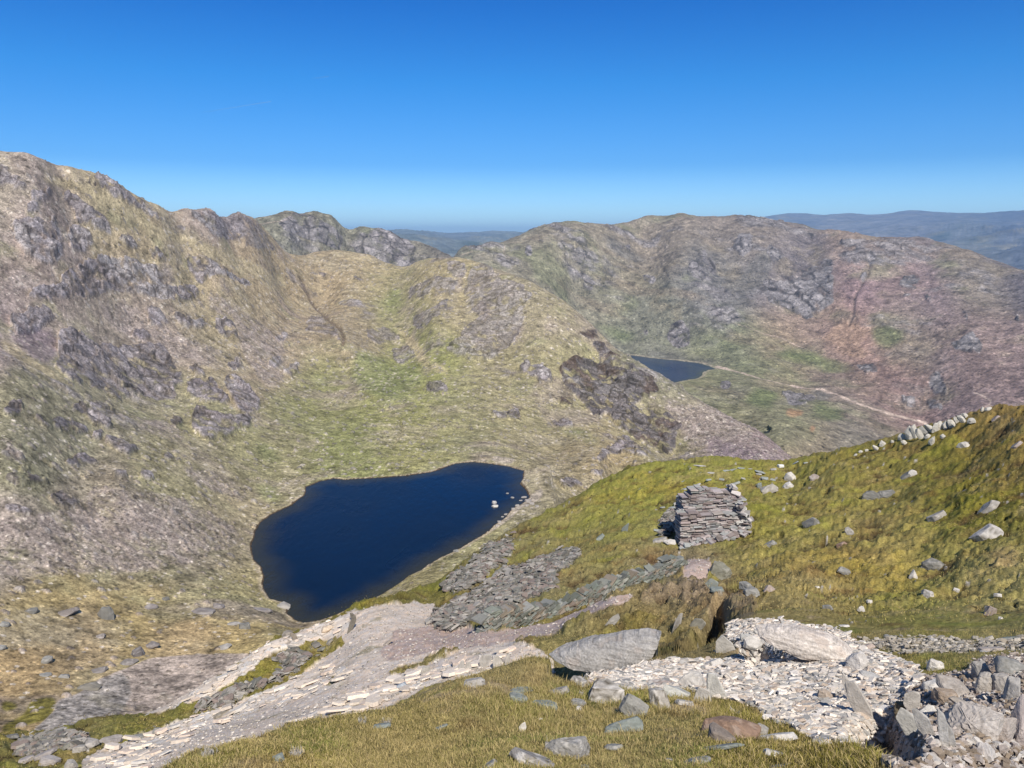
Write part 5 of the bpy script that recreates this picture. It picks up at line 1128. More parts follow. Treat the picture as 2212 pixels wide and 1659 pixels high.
G1 = (150, 148, 142); G2 = (172, 166, 158); G3 = (128, 126, 120); BR = (152, 126, 108); WH = (214, 208, 200); GR = (140, 146, 140); PK = (182, 166, 156)
near_stones = [
 ('boulder', 1580, 1566, 118, 62, 'k', 6, BR, 'large rust-brown angular stone in the grass below the white rubble', .15),
 ('stone', 1560, 1590, 62, 34, 'b', 14, (140, 128, 118), 'brown wedge-shaped stone leaning against the front of the rust-brown boulder', .1),
 ('stone', 1680, 1590, 80, 32, 's', -16, WH, 'pale flat stone lying right of the rust-brown boulder, longest pale one in that grass', .1),
 ('stone', 1645, 1580, 32, 24, 'b', 20, G2, 'small grey block wedged between rust-brown boulder and pale flat stone', .2),
 ('rock', 1309, 1501, 74, 54, 'b', 10, G2, 'blocky rock blotched with white and black lichen at the edge of the turf', 1.0),
 ('flat_stone', 1370, 1532, 44, 50, 's', -55, G1, 'upper part of the grey slab standing out of the turf below the lichened block', .1),
 ('flat_stone', 1350, 1566, 86, 44, 's', -8, GR, 'smooth grey-green slab lying in grass, broad at its foot', .1),
 ('rock', 1423, 1514, 42, 48, 'b', -20, G2, 'lichened rock beside the small turf hummock', .9),
 ('stone', 1177, 1521, 56, 27, 's', 2, GR, 'dark grey-green flat stone with a shadowed underside', .1),
 ('stone', 1128, 1490, 50, 18, 's', -6, GR, 'thin grey stone at the back of the trio in the left turf', .1),
 ('stone', 1120, 1508, 42, 22, 's', 8, GR, 'grey stone in front of the thin one, left of the dark flat stone', .2),
 ('stone', 1202, 1492, 58, 24, 's', -20, G2, 'lichen-spotted stone half sunk in dry turf behind the dark flat stone', 1.0),
 ('stone', 1250, 1518, 34, 18, 'b', 0, G1, 'small grey stone between dark flat stone and lichened block', .4),
 ('stone', 1250, 1532, 13, 12, 'b', 10, WH, 'tiny white stone below the small grey one', .2),
 ('rock', 1227, 1612, 98, 60, 'k', 8, (160, 156, 150), 'broad grey stone with a wide flat top in the foreground turf', .5),
 ('rock', 1150, 1634, 96, 40, 's', 20, (158, 152, 146), 'lichened foreground slab sloping down to the right', .9),
 ('stone', 1325, 1612, 38, 18, 's', 14, G1, 'low grey stone in grass right of the broad grey stone', .3),
 ('stone', 1058, 1652, 36, 18, 's', -20, G1, 'grey stone cut by the bottom edge, left of the lichened slab', .3),
 ('stone', 1262, 1656, 24, 12, 's', 0, GR, 'bluish stone at the very bottom edge below the broad grey stone', .1),
 ('stone', 1505, 1643, 62, 30, 'r', -4, G1, 'rounded grey stone close to the bottom edge', .3),
 ('flat_stone', 1550, 1613, 112, 15, 's', -3, GR, 'long thin edge of a slate slab showing in the grass', .2),
 ('stone', 1128, 1576, 13, 19, 'u', 8, WH, 'small upright white splinter in the open turf', .1),
 ('stone', 1166, 1554, 13, 6, 's', 0, WH, 'tiny white chip in turf below the dark flat stone', .0),
 ('stone', 1024, 1474, 46, 24, 's', -8, G2, 'white-topped stone at the turf edge beside the stepped path', .9),
 ('stone', 825, 1567, 38, 14, 's', -4, GR, 'bluish slate lying in the left knoll turf, larger of the pair', .1),
 ('stone', 951, 1571, 33, 9, 's', -8, GR, 'thin bluish slate right of the larger one in the left knoll turf', .1),
 ('stone', 601, 1639, 24, 18, 's', -35, GR, 'tilted slate near the bottom left end of the grassy knoll', .1),
 ('stone', 1680, 1627, 58, 22, 's', 15, WH, 'white slate splinter in grass right of the thin slate edge', .2),
 ('stone', 1680, 1655, 62, 20, 'r', 0, G1, 'grey rounded stone cut by the bottom edge under the white splinter', .3),
 ('stone', 1445, 1640, 18, 9, 's', 0, G2, 'small stone left of the rounded grey stone', .2),
 # the row along the turf edge under the big boulder
 ('stone', 1253, 1473, 40, 22, 'b', 12, G2, 'block under the big boulder, leftmost of the turf edge row', .6),
 ('stone', 1288, 1474, 44, 18, 's', -6, PK, 'pinkish stone under the big boulder, second in the turf edge row', .4),
 ('stone', 1345, 1482, 52, 22, 'b', 4, G2, 'mossy grey block behind the lichened one', .8),
 ('stone', 1381, 1471, 36, 13, 's', -4, GR, 'flat grey stone resting on the turf edge row', .1),
 ('stone', 1409, 1456, 56, 20, 's', -8, GR, 'wide grey-green plate of slate right of the big boulder foot', .1),
 ('rock', 1425, 1478, 66, 26, 'b', 0, PK, 'lichened pinkish rock under the grey-green plate', .7),
 ('rock', 1462, 1494, 62, 30, 's', 12, (196, 194, 186), 'pale slab leaning down over the turf hummock', .1),
 ('rock', 1500, 1474, 60, 46, 'k', 30, (198, 192, 184), 'large smooth pale block in the middle of the rubble edge', .1),
 ('rock', 1545, 1492, 34, 52, 'u', -12, (204, 200, 192), 'tall pale slate pillar at the right end of the rubble edge', .1),
 ('stone', 1478, 1516, 40, 18, 's', 0, (196, 190, 182), 'flat pale stone at the foot of the large smooth block', .1),
 ('stone', 1520, 1508, 30, 30, 'u', 16, (196, 190, 182), 'leaning slate between smooth block and pillar', .1),
 # in the white rubble
 ('flat_stone', 1840, 1500, 26, 62, 'u', -24, (204, 196, 186), 'tall leaning slate in the middle of the white rubble', .1),
 ('flat_stone', 1856, 1524, 32, 72, 'u', -20, (198, 190, 180), 'longest leaning slate in the rubble, in front of the tall one', .1),
 ('rock', 1783, 1506, 30, 24, 'b', 0, (176, 160, 144), 'small brownish block standing in the white rubble', .2),
 ('rock', 1850, 1432, 46, 44, 'k', 0, (206, 200, 194), 'upright ribbed block right of the long pale boulder', .1),
 ('flat_stone', 1885, 1460, 52, 16, 's', 10, (200, 196, 190), 'flat slate lying below the upright ribbed block', .1),
 ('flat_stone', 1792, 1606, 48, 20, 's', 12, WH, 'broad white slate at the lower tip of the rubble', .1),
 ('flat_stone', 1700, 1476, 60, 14, 's', -14, WH, 'low white ledge of slate in the left half of the rubble', .1),
 ('stone', 1875, 1398, 26, 16, 'b', -20, PK, 'small pinkish slate right of the long pale boulder tip', .1),
 ('stone', 1626, 1398, 38, 18, 's', 4, (204, 198, 190), 'pale block tucked under the left end of the long pale boulder', .1),
 ('stone', 1612, 1382, 26, 22, 'b', 10, (200, 196, 188), 'pale block left of the long pale boulder', .1),
 ('rock', 1568, 1400, 36, 34, 'u', 22, (190, 184, 174), 'fan of tilted slate at the top left of the white rubble', .2),
 ('stone', 1540, 1434, 44, 22, 's', -18, (206, 200, 192), 'pale slate spilling towards the mossy cleft', .1),
 # broken blocks at the right
 ('rock', 2183, 1446, 58, 44, 'r', 6, G1, 'rounded dark grey boulder on top of the broken blocks at the right edge', .3),
 ('rock', 2116, 1456, 32, 36, 'b', -8, G2, 'cube-like grey block left of the rounded boulder', .2),
 ('rock', 2020, 1440, 30, 26, 'b', 14, WH, 'white-topped rock half buried in moss', .3),
 ('rock', 2076, 1492, 92, 44, 'k', 26, (176, 166, 156), 'long wedge of rock sloping down right across the broken blocks', .2),
 ('rock', 2016, 1484, 44, 28, 'b', -14, WH, 'white shattered rock at the left end of the broken blocks', .2),
 ('rock', 2130, 1482, 34, 40, 'b', 6, (184, 176, 166), 'first of three knobbly upright blocks under the rounded boulder', .2),
 ('rock', 2160, 1484, 32, 36, 'b', -4, (184, 176, 166), 'middle one of three knobbly upright blocks under the rounded boulder', .2),
 ('rock', 2186, 1496, 28, 50, 'b', 4, (184, 178, 170), 'rightmost and tallest of three knobbly upright blocks under the rounded boulder', .2),
 ('flat_stone', 1998, 1543, 50, 26, 's', -34, (216, 210, 200), 'bright clean slab tilted up above the dark pit', .0),
 ('flat_stone', 1968, 1520, 26, 36, 'u', -10, (182, 176, 168), 'grey upright slab left of the bright clean slab', .1),
 ('flat_stone', 1972, 1594, 34, 84, 'u', -16, (186, 182, 174), 'tallest upright slab beside the dark pit', .1),
 ('flat_stone', 1998, 1582, 22, 68, 'u', -10, (178, 172, 164), 'narrow upright slab right of the tallest one', .1),
 ('flat_stone', 2034, 1590, 14, 76, 'u', -18, (182, 176, 168), 'thin blade of slate standing in the pit', .1),
 ('flat_stone', 2050, 1600, 12, 60, 'u', -22, (174, 168, 160), 'thinnest blade of slate, right of the other blade', .1),
 ('rock', 2108, 1566, 88, 84, 'k', 24, (190, 180, 170), 'biggest pinkish grey block among the broken blocks', .2),
 ('rock', 2165, 1582, 36, 62, 'k', 16, (178, 166, 156), 'slanting block between the biggest one and the right edge', .1),
 ('rock', 2204, 1576, 46, 110, 'k', 4, (190, 176, 168), 'tall smooth block cut by the right edge', .1),
 ('rock', 2090, 1530, 62, 26, 's', 22, (170, 160, 148), 'sloping ledge of rock above the biggest block', .2),
 ('rock', 2040, 1510, 44, 28, 'b', 10, (164, 146, 128), 'brown earthy rock above the bright clean slab', .2),
 ('flat_stone', 2132, 1640, 52, 30, 's', 24, (200, 192, 184), 'pale slab at the bottom edge among the broken blocks', .1),
 ('flat_stone', 2080, 1634, 40, 22, 'b', -10, (190, 170, 150), 'ochre stained stone at the foot of the biggest block', .1),
 ('flat_stone', 2022, 1644, 46, 20, 's', 18, (188, 180, 172), 'slate plate at the bottom edge right of the pit', .1),
 ('rock', 1946, 1548, 26, 34, 'b', 6, (130, 116, 92), 'small brown mossy rock overlooking the pit', .1),
 ('rock', 1926, 1646, 44, 24, 'b', 0, (150, 138, 124), 'dark stone on the floor of the pit', .1),
]
hill_stones = [
 ('flat_stone', 2132, 1098, 54, 20, 's', -24, G2, 'flat-topped slab on a moss mound, upper of two large ones on the right slope', .6),
 ('flat_stone', 2130, 1152, 60, 34, 's', -42, (196, 190, 184), 'pale lichened slab tilted in moss, lower of two large ones on the right slope', .7),
 ('stone', 2021, 1116, 40, 14, 's', -6, G2, 'low speckled stone in moss left of the two large slabs', .6),
 ('rock', 1880, 1069, 34, 20, 'k', -10, G3, 'dark left half of a broken outcrop high on the grass slope', .2),
 ('rock', 1914, 1064, 44, 18, 'k', -8, G3, 'dark right half of a broken outcrop high on the grass slope', .3),
 ('rock', 1751, 1128, 38, 24, 'k', -6, G3, 'dark outcrop right of the ruined hut', .4),
 ('stone', 1663, 1175, 28, 14, 'b', -30, G1, 'grey stone just below the hut on its right', .3),
 ('rock', 1704, 1030, 24, 22, 'k', -30, WH, 'pale rock at the top of the group behind the hut', .3),
 ('rock', 1701, 1050, 26, 18, 'k', -28, WH, 'white rounded rock right of the long one behind the hut', .3),
 ('rock', 1658, 1056, 42, 20, 'k', -28, G2, 'long pale rock behind the hut', .4),
 ('stone', 1640, 1048, 12, 12, 'b', 0, GR, 'small slate block left of the long pale rock', .1),
 ('rock', 2080, 960, 24, 16, 'k', -25, WH, 'white rock alone below the skyline rocks', .3),
 ('rock', 1971, 1020, 18, 14, 'k', -25, WH, 'small white rock with a long dark shadow on the upper slope', .2),
 ('stone', 1955, 1028, 30, 8, 's', -20, G3, 'thin dark slab beside the small white rock', .1),
 ('rock', 2014, 1224, 44, 24, 'k', 8, G3, 'dark layered slate outcrop with a turf cap', .3),
 ('stone', 1972, 1242, 18, 26, 'k', -6, WH, 'pale upright stone left of the layered outcrop', .5),
 ('stone', 2003, 1286, 27, 20, 'b', 8, (200, 194, 188), 'pale angular stone in bright green moss', .3),
 ('stone', 2065, 1276, 13, 7, 's', 12, WH, 'small pale stone right of the angular one', .3),
 ('stone', 2155, 1292, 15, 8, 's', -4, WH, 'small pale stone near the right edge in moss', .2),
 ('rock', 1788, 1310, 22, 16, 'b', -30, G1, 'pair of slates jutting from the moss above the path', .2),
 ('stone', 1860, 1316, 14, 12, 'b', 30, WH, 'pale shard sticking out of moss above the gravel path', .2),
 ('stone', 1766, 1268, 10, 5, 's', 0, WH, 'tiny white stone in the moss', .0),
 ('stone', 1833, 1149, 18, 18, 'k', -30, G2, 'stone half hidden in dry grass in the middle of the slope', .4),
 ('stone', 1818, 1176, 22, 13, 'b', -20, (150, 124, 108), 'brown stone below the half hidden one', .2),
 ('stone', 1758, 1033, 20, 16, 'k', -30, (158, 146, 138), 'dark sided stone on the turf right of the white pair', .3),
 ('stone', 1824, 1232, 26, 12, 'b', 10, G1, 'grey stone among brown heather patches', .4),
 ('stone', 2150, 905, 20, 8, 's', -10, PK, 'low pinkish stone near the crest at the right', .2),
 ('stone', 2194, 962, 28, 8, 's', -10, PK, 'flat pinkish stone under the crest at the right edge', .2),
 ('rock', 2140, 1322, 22, 22, 'b', 18, (166, 150, 140), 'wedge-shaped stone above the right end of the gravel path', .2),
 ('stone', 2161, 1335, 10, 8, 'b', 0, WH, 'small white stone beside the wedge-shaped one', .1),
 ('flat_stone', 2183, 1376, 42, 12, 's', 6, GR, 'grey-green slab on the gravel path at the right edge', .1),
 ('flat_stone', 2146, 1402, 56, 16, 's', 8, (190, 178, 168), 'wide pale slab lying below the gravel path', .1),
 ('stone', 2127, 1420, 26, 10, 's', 8, WH, 'pale slate in front of the wide slab', .1),
 ('stone', 1822, 1352, 24, 9, 's', -4, WH, 'pale slate at the left end of the gravel path', .1),
 ('stone', 1917, 1375, 13, 9, 'b', 0, G1, 'first small stone along the gravel path', .1),
 ('stone', 2016, 1383, 17, 8, 's', 8, WH, 'white stone on the gravel path right of centre', .1),
 ('stone', 1966, 1397, 13, 8, 'b', 0, PK, 'pinkish stone below the gravel path', .1),
 ('stone', 1878, 1300, 12, 7, 'b', 0, WH, 'small white stone high on the mossy bank', .1),
 ('flat_stone', 1351, 1138, 12, 26, 'u', 30, GR, 'leaning slate standing alone in the grass left of the hut', .1),
 ('flat_stone', 1295, 1164, 26, 12, 's', -30, GR, 'slate lying at the head of the upper scree', .1),
 ('flat_stone', 1425, 1165, 34, 12, 's', -6, G2, 'flat stone left of the hut corner', .2),
 ('flat_stone', 1446, 1171, 26, 9, 's', -4, WH, 'pale slab at the foot of the hut shadow', .1),
 ('flat_stone', 1535, 1262, 22, 26, 'u', 20, GR, 'upright grey slate at the top of the mossy cleft', .1),
 ('rock', 1556, 1236, 44, 38, 'b', 6, (140, 138, 124), 'dark blocky outcrop right of the pink path', .3),
 ('stone', 1548, 1272, 30, 12, 's', 10, GR, 'slate under the dark blocky outcrop', .1),
 ('rock', 1610, 1262, 26, 16, 'b', 0, G1, 'grey stone on the bank right of the cleft', .2),
 ('rock', 1622, 1278, 34, 20, 'b', -10, G1, 'larger stone on the bank right of the cleft', .2),
 ('rock', 1664, 1270, 20, 18, 'b', 30, PK, 'pale shard on the bank above the cleft', .2),
 ('rock', 1462, 1346, 12, 48, 'u', 36, G2, 'thin leaning rock rib in the mossy cleft', .5),
 ('rock', 1325, 1340, 14, 34, 'u', 32, G2, 'leaning rock rib above the big boulder', .5),
 ('rock', 1508, 1352, 22, 26, 'u', 30, (150, 146, 134), 'grey rib on the right wall of the cleft', .2),
]
path_stones = [
 ('rock', 241, 1602, 54, 22, 'b', 4, (176, 166, 158), 'wide grey rock on the moss above the foot of the stepped path', .3),
 ('rock', 188, 1606, 46, 22, 'b', -6, (170, 164, 158), 'grey rock left of the wide one at the foot of the path', .3),
 ('stone', 172, 1618, 26, 14, 's', -10, G2, 'pale stone in front of the two rocks at the foot of the path', .3),
 ('rock', 341, 1581, 22, 18, 'b', 20, G1, 'pointed stone beside the stepped path', .3),
 ('rock', 296, 1590, 30, 12, 's', -8, G1, 'low stone left of the pointed one', .3),
 ('stone', 126, 1598, 28, 12, 's', -6, PK, 'cream flat stone in the moss at the lower left', .1),
 ('rock', 110, 1644, 42, 22, 'b', 0, (172, 164, 160), 'grey boulder near the bottom edge left of the path', .3),
 ('rock', 98, 1626, 44, 16, 's', -12, (164, 156, 152), 'slab behind the grey boulder near the bottom left', .3),
 ('stone', 58, 1640, 30, 14, 's', -20, (172, 164, 160), 'pale stone at the far lower left', .3),
 ('stone', 155, 1652, 26, 18, 'b', 10, G2, 'stone against the left edge of the path bottom', .3),
 ('stone', 22, 1592, 34, 12, 's', -24, G3, 'dark tilted slab at the left edge', .2),
 ('boulder', 707, 1357, 26, 15, 'r', -4, (216, 196, 172), 'cream rounded boulder at the head of the thin white path', .0),
 ('flat_stone', 760, 1352, 10, 34, 'u', 28, (120, 114, 104), 'dark blade of slate standing in the path head', .1),
 ('flat_stone', 764, 1334, 9, 18, 'u', -18, (120, 114, 104), 'short dark slate above the dark blade', .1),
 ('stone', 635, 1377, 10, 20, 'u', -30, (150, 140, 128), 'thin slate post on the thin white path', .1),
 ('stone', 622, 1372, 24, 14, 'b', 0, (150, 142, 132), 'brown rock at the left edge of the thin white path', .2),
 ('stone', 560, 1595, 44, 10, 's', -16, (120, 112, 104), 'dark flat stone where the path meets the knoll', .1),
 ('stone', 606, 1586, 34, 10, 's', -2, G2, 'grey stone right of the dark flat one at the knoll edge', .2),
 ('rock', 480, 1545, 34, 18, 'b', 0, (150, 140, 124), 'mossy rock between two strands of the path', .3),
 ('rock', 836, 1390, 30, 10, 's', -30, (160, 148, 136), 'stone edge breaking the path surface', .1),
 ('stone', 920, 1450, 20, 18, 'b', 14, (176, 170, 160), 'pointed grey stone on the upper stepped path, leftmost', .1),
 ('stone', 996, 1442, 12, 22, 'u', 10, (190, 184, 176), 'first upright stone along the upper stepped path', .1),
 ('stone', 1012, 1444, 12, 20, 'u', 16, (184, 178, 170), 'second upright stone along the upper stepped path', .1),
 ('stone', 1050, 1432, 22, 30, 'u', 20, (186, 180, 172), 'tallest leaning stone on the upper stepped path', .1),
 ('stone', 1074, 1436, 18, 30, 'u', -14, (190, 184, 176), 'leaning stone right of the tallest one', .1),
 ('stone', 1100, 1432, 16, 24, 'u', 12, (186, 180, 172), 'last upright stone before the turf on the upper stepped path', .1),
 ('stone', 868, 1484, 24, 14, 's', -8, (170, 176, 182), 'bluish flat stone set in the pale steps', .0),
]
for it in near_stones:
    n_, x_, y_, w_, h_, k_, t_, c_, l_, li = it
    put(n_, x_, y_, w_, h_, k_, t_, c_, l_, cat=n_.replace('_', ' '), lich=li)
for it in hill_stones:
    n_, x_, y_, w_, h_, k_, t_, c_, l_, li = it
    put(n_, x_, y_, w_, h_, k_, t_, c_, l_, cat=n_.replace('_', ' '), lich=li, rmin=9.5, sink=.42)
for it in path_stones:
    n_, x_, y_, w_, h_, k_, t_, c_, l_, li = it
    put(n_, x_, y_, w_, h_, k_, t_, c_, l_, cat=n_.replace('_', ' '), lich=li, rmin=10)
# boulders on the corrie floor and by the tarn
plain = [(229, 1326, 30, 30, 'k', G3, 'tallest rugged boulder on the brown corrie floor'), (297, 1409, 26, 20, 'b', (128, 122, 120), 'dark cube-shaped boulder on the corrie floor above the grey spill'), (330, 1396, 26, 15, 'r', (140, 132, 128), 'rounded boulder right of the dark cube-shaped one'),
         (437, 1317, 52, 16, 'k', (140, 132, 128), 'longest low boulder between talus and tarn'), (529, 1353, 24, 16, 'b', G3, 'dark split boulder south of the tarn shore'), (505, 1346, 28, 9, 'k', G2, 'low pale boulder left of the dark split one'), (481, 1397, 38, 12, 'k', G2, 'low cluster-like boulder above the grey spill'),
         (101, 1427, 22, 17, 'r', G1, 'round grey boulder in orange grass'), (275, 1429, 44, 14, 'k', (146, 138, 132), 'low boulder at the top edge of the grey spill'), (212, 1447, 40, 14, 'k', (146, 138, 132), 'low boulder left of the one at the spill edge'), (97, 1456, 24, 9, 'k', G1, 'small boulder under the round grey one'),
         (138, 1460, 22, 11, 'k', G1, 'small boulder right of the small one under the round grey boulder'), (68, 1320, 26, 11, 's', G3, 'dark flat boulder at the upper left of the corrie floor'), (137, 1322, 60, 14, 'k', (150, 140, 132), 'wide low outcrop left of the tallest boulder'), (324, 1309, 30, 12, 'k', (146, 138, 134), 'low boulder right of the tallest one'),
         (473, 1309, 24, 11, 'k', (146, 138, 134), 'low boulder right of the longest one'), (8, 1347, 24, 12, 'k', G1, 'boulder cut by the left edge, higher one'), (4, 1399, 20, 12, 'r', G1, 'boulder cut by the left edge, lower one'), (215, 1374, 24, 9, 'k', (156, 146, 138), 'pale low stones in the middle of the corrie floor'),
         (357, 1294, 16, 8, 'b', G3, 'small dark boulder at the foot of the talus'), (610, 1306, 32, 14, 'k', G2, 'rocky snout at the near left corner of the tarn'), (565, 1316, 44, 10, 's', (146, 138, 134), 'flat outcrop left of the rocky snout'), (190, 1480, 50, 16, 'k', (140, 134, 122), 'rugged low rock where moss meets the grey spill'),
         (190, 1560, 60, 24, 'k', (128, 124, 116), 'dark rugged rock in the lower half of the grey spill'), (985, 1190, 12, 6, 'b', G1, 'small boulder on the near shore of the tarn'), (703, 1276 + 24, 10, 6, 'b', G2, 'small stone at the tarn edge')]
for k, (x_, y_, w_, h_, kd, c_, l_) in enumerate(plain[:-1]):
    put('boulder', x_, y_, w_, h_, kd, (k * 37) % 17 - 8, c_, l_, cat='boulder', which='B', lich=.3, sink=.25, sub=3)
# rocks standing in the tarn and along its outflow
def put_in_water(px_, py_, wpx, hpx, c_, l_, z=LOWER_LAKE_Z, kind='b'):
    a, e = pol(px_, py_ + hpx * .4); r = z / float(e); p = Vector((r * math.sin(a), r * math.cos(a), z)); s = slant(p)
    d = (wpx * s / F_PX, wpx * s / F_PX * .7, hpx * s / F_PX * .9)
    o = link('rock', stone_mesh('rock', d, kind, int(px_ + py_), c_, 3, .2), label=l_, category='rock'); o.location = p + Vector((0, 0, d[2] * .15))
put_in_water(1068, 1084, 11, 8, WH, 'taller white rock standing in the tarn')
put_in_water(1069, 1092, 15, 6, (224, 216, 204), 'flat white rock in the tarn just in front of the taller one', kind='s')
put_in_water(1096, 1065, 6, 3, G2, 'small rock farthest out in the tarn')
put_in_water(1107, 1074, 8, 4, G2, 'small rock nearer the outflow shore, right of the small one')
for k, (x_, y_, w_, h_) in enumerate(((1132, 1076, 12, 8), (1124, 1083, 9, 6), (1140, 1082, 14, 8), (1118, 1092, 10, 5), (1108, 1100, 9, 5), (1150, 1088, 10, 6), (1092, 1112, 9, 5), (1086, 1118, 8, 5), (1078, 1128, 9, 5), (1160, 1094, 9, 6), (1074, 1136, 7, 4), (1138, 1092, 9, 5))):
    put('stone', x_, y_, w_, h_, 'b', 0, (176, 168, 160), 'pale stone among the boulders lining the right shore of the tarn', cat='stone', group='shore stones of the tarn', which='B', lich=.2, sub=2)
# the pale rocks on the skyline of the right hill
ridge = [(1890, 966, 10, 12), (1906, 957, 14, 12), (1926, 957, 8, 6), (1948, 943, 18, 14), (1963, 936, 18, 28), (1974, 934, 16, 30), (1985, 938, 14, 26), (1996, 930, 14, 22), (2007, 926, 15, 22), (2012, 950, 13, 18), (2019, 924, 14, 20), (2030, 920, 15, 20), (2042, 920, 14, 18), (2053, 917, 15, 18), (2065, 906, 12, 16), (2074, 903, 13, 18), (2083, 899, 12, 14), (1952, 955, 10, 10), (2038, 942, 14, 8), (2121, 884, 8, 10), (2134, 884, 18, 7), (2096, 906, 18, 11), (1872, 972, 8, 5), (1858, 976, 10, 5), (2002, 944, 16, 8), (1848, 980, 9, 4)]
ORD = 'first second third fourth fifth sixth seventh eighth ninth tenth eleventh twelfth thirteenth fourteenth fifteenth sixteenth seventeenth eighteenth nineteenth twentieth twenty-first twenty-second twenty-third twenty-fourth twenty-fifth twenty-sixth'.split()
special = {(1963, 936): 'tallest jagged rock of the white skyline row', (2012, 950): 'white rock leaning out in front of the skyline row', (2096, 906): 'grey-white block at the right end of the skyline row', (1890, 966): 'small pale rock alone on the skyline, farthest left', (2121, 884): 'small upright rock near the highest point of the crest'}
for k, (x_, y_, w_, h_) in enumerate(ridge):
    put('rock', x_, y_ + 3, w_ * .9, h_ * 1.05, 'k', (k * 53) % 60 - 40, (206, 200, 188), special.get((x_, y_)) or 'jagged white rock on the skyline of the right hill, %s from the left' % ORD[sorted(ridge).index((x_, y_, w_, h_))], cat='rock', group='white rocks along the skyline of the right hill', rmin=30, lich=.2, sub=3, sink=.15)
terr = [(1510, 1008, 26, 4), (1584, 1015, 20, 4), (1602, 1011, 16, 4), (1618, 1013, 14, 3), (1642, 1020, 22, 5), (1566, 1018, 14, 4), (1540, 1022, 26, 3), (1590, 1046, 18, 6), (1560, 1036, 12, 4), (1606, 1036, 10, 3), (1650, 1036, 16, 5), (1668, 1036, 12, 4), (1508, 1048, 14, 5), (1530, 1042, 12, 4), (1478, 1056, 18, 5), (1670, 1016, 14, 4), (1720, 1006, 18, 4), (1740, 1001, 10, 3), (1640, 1030, 12, 4), (1470, 1070, 16, 5), (1455, 1098, 22, 6), (1440, 1110, 16, 5), (1432, 1098, 12, 4), (1448, 1126, 24, 6), (1430, 1134, 20, 6), (1452, 1140, 18, 6), (1420, 1150, 16, 5), (1462, 1088, 16, 6), (1475, 1040, 10, 3), (1495, 1060, 16, 5)]
for k, (x_, y_, w_, h_) in enumerate(terr):
    put('slate', x_, y_, w_, h_, 's', (k * 31) % 14 - 7, (168, 172, 166) if k % 3 else (188, 184, 176), ('thin grey slate on the grass along the crest behind the hut' if y_ < 1030 else 'thin grey slate in the grass just behind the hut top' if y_ < 1080 else 'thin grey slate in the grass close to the left side of the hut'), cat='slate', group='slates scattered round the hut', rmin=24, lich=.1, sub=2)
put('slate', 1686, 1011, 14, 7, 's', 0, (238, 236, 230), 'bright white slate on the crest behind the hut', cat='slate', rmin=36, lich=0, sub=3)
print('stones', time.time() - T0)

# ------------------------------------------------------------------ masonry
_box = np.array([[x, y, z] for x in (-.5, .5) for y in (-.5, .5) for z in (-.5, .5)])
_bf = np.array([[0, 1, 3, 2], [4, 6, 7, 5], [0, 4, 5, 1], [2, 3, 7, 6], [0, 2, 6, 4], [1, 5, 7, 3]])
class Pile:
    def __init__(s, seed): s.V, s.F, s.C = [], [], []; s.rg = np.random.RandomState(seed); s.n = 0
    def stone(s, c, dims, rot, colr, jit=.16, var=.14):
        j = 1 + s.rg.uniform(-jit, jit, (8, 3)); v = _box * j * dims
        v = v @ np.array(rot).T + c
        s.V.append(v); s.F.append(_bf + s.n); s.n += 8
        k = lin(colr) * K_A * (1 + s.rg.uniform(-var, var)) * (1 + s.rg.uniform(-.03, .03, 3))
        s.C.append(np.repeat(k[None], 8, 0))
    def build(s, name, parent=None, **pr):
        me = mesh_from(name, np.vstack(s.V), np.vstack(s.F), [MROCK], np.clip(np.vstack(s.C), .01, .8), smooth=False)
        o = link(name, me, **pr)
        if parent: o.parent = parent
        return o
def rotm(yaw=0, pitch=0, roll=0):
    return np.array(Matrix.Rotation(yaw, 3, 'Z') @ Matrix.Rotation(pitch, 3, 'X') @ Matrix.Rotation(roll, 3, 'Y'))
p0, _, _ = hit(1470, 1177, rmin=20); p1, _, _ = hit(1606, 1146, rmin=20)
hut = bpy.data.objects.new('ruined_hut', None); C.objects.link(hut)
hut.location = p0; hut['label'] = 'roofless ruin of a small slate hut with a stepped dry-stone wall on the grass'; hut['category'] = 'ruin'
dx = np.array([p1.x - p0.x, p1.y - p0.y]); LW = float(np.hypot(*dx)); yaw = math.atan2(dx[1], dx[0]) ; rise = (p1.z - p0.z) / LW
print('hut length', LW, 'rise', rise, p0)
hut.rotation_euler = (0, 0, yaw)
SC = slant(p0) / F_PX
def course_wall(seed, x0, x1, zb, zt, y0, thick, cols, hmin=.025, hmax=.065, lmin=.09, lmax=.42):
    """zb and zt give the foot and the ragged top along x"""
    P = Pile(seed); rg = P.rg
    z = min(zb(x0), zb(x1)) - .25
    while z < 3:
        hgt = rg.uniform(hmin, hmax); x = x0 + rg.uniform(-.05, .05); any_ = False
        while x < x1:
            l = rg.uniform(lmin, lmax); xc = x + l / 2
            if z + hgt < zt(xc) + rg.uniform(-.09, .05) and z > zb(xc) - .35 and rg.rand() > .03:
                for yy, d in ((y0, rg.uniform(.18, .30)),) if thick < .35 else ((y0, rg.uniform(.22, .34)), (y0 + thick - .28, .3)):
                    P.stone((xc, yy + d / 2 + rg.uniform(-.07, .04), z + hgt / 2), (l * 1.02, d, hgt * .93), rotm(rg.uniform(-.07, .07), rg.uniform(-.05, .05), rg.uniform(-.05, .05)), cols[rg.randint(len(cols))])
                if thick >= .35 and rg.rand() < .8:
                    P.stone((xc, y0 + thick / 2, z + hgt * .4), (l * 1.1, thick * .6, hgt * .8), rotm(rg.uniform(-.1, .1), 0, rg.uniform(-.06, .06)), cols[rg.randint(len(cols))])
                any_ = True
            x += l * 1.01
        z += hgt * .97
    return P
HC = [(176, 164, 160), (158, 152, 150), (188, 180, 176), (148, 136, 132), (168, 168, 166)]
u1 = 1 / SC
kz = 1 / math.cos(math.radians(23))
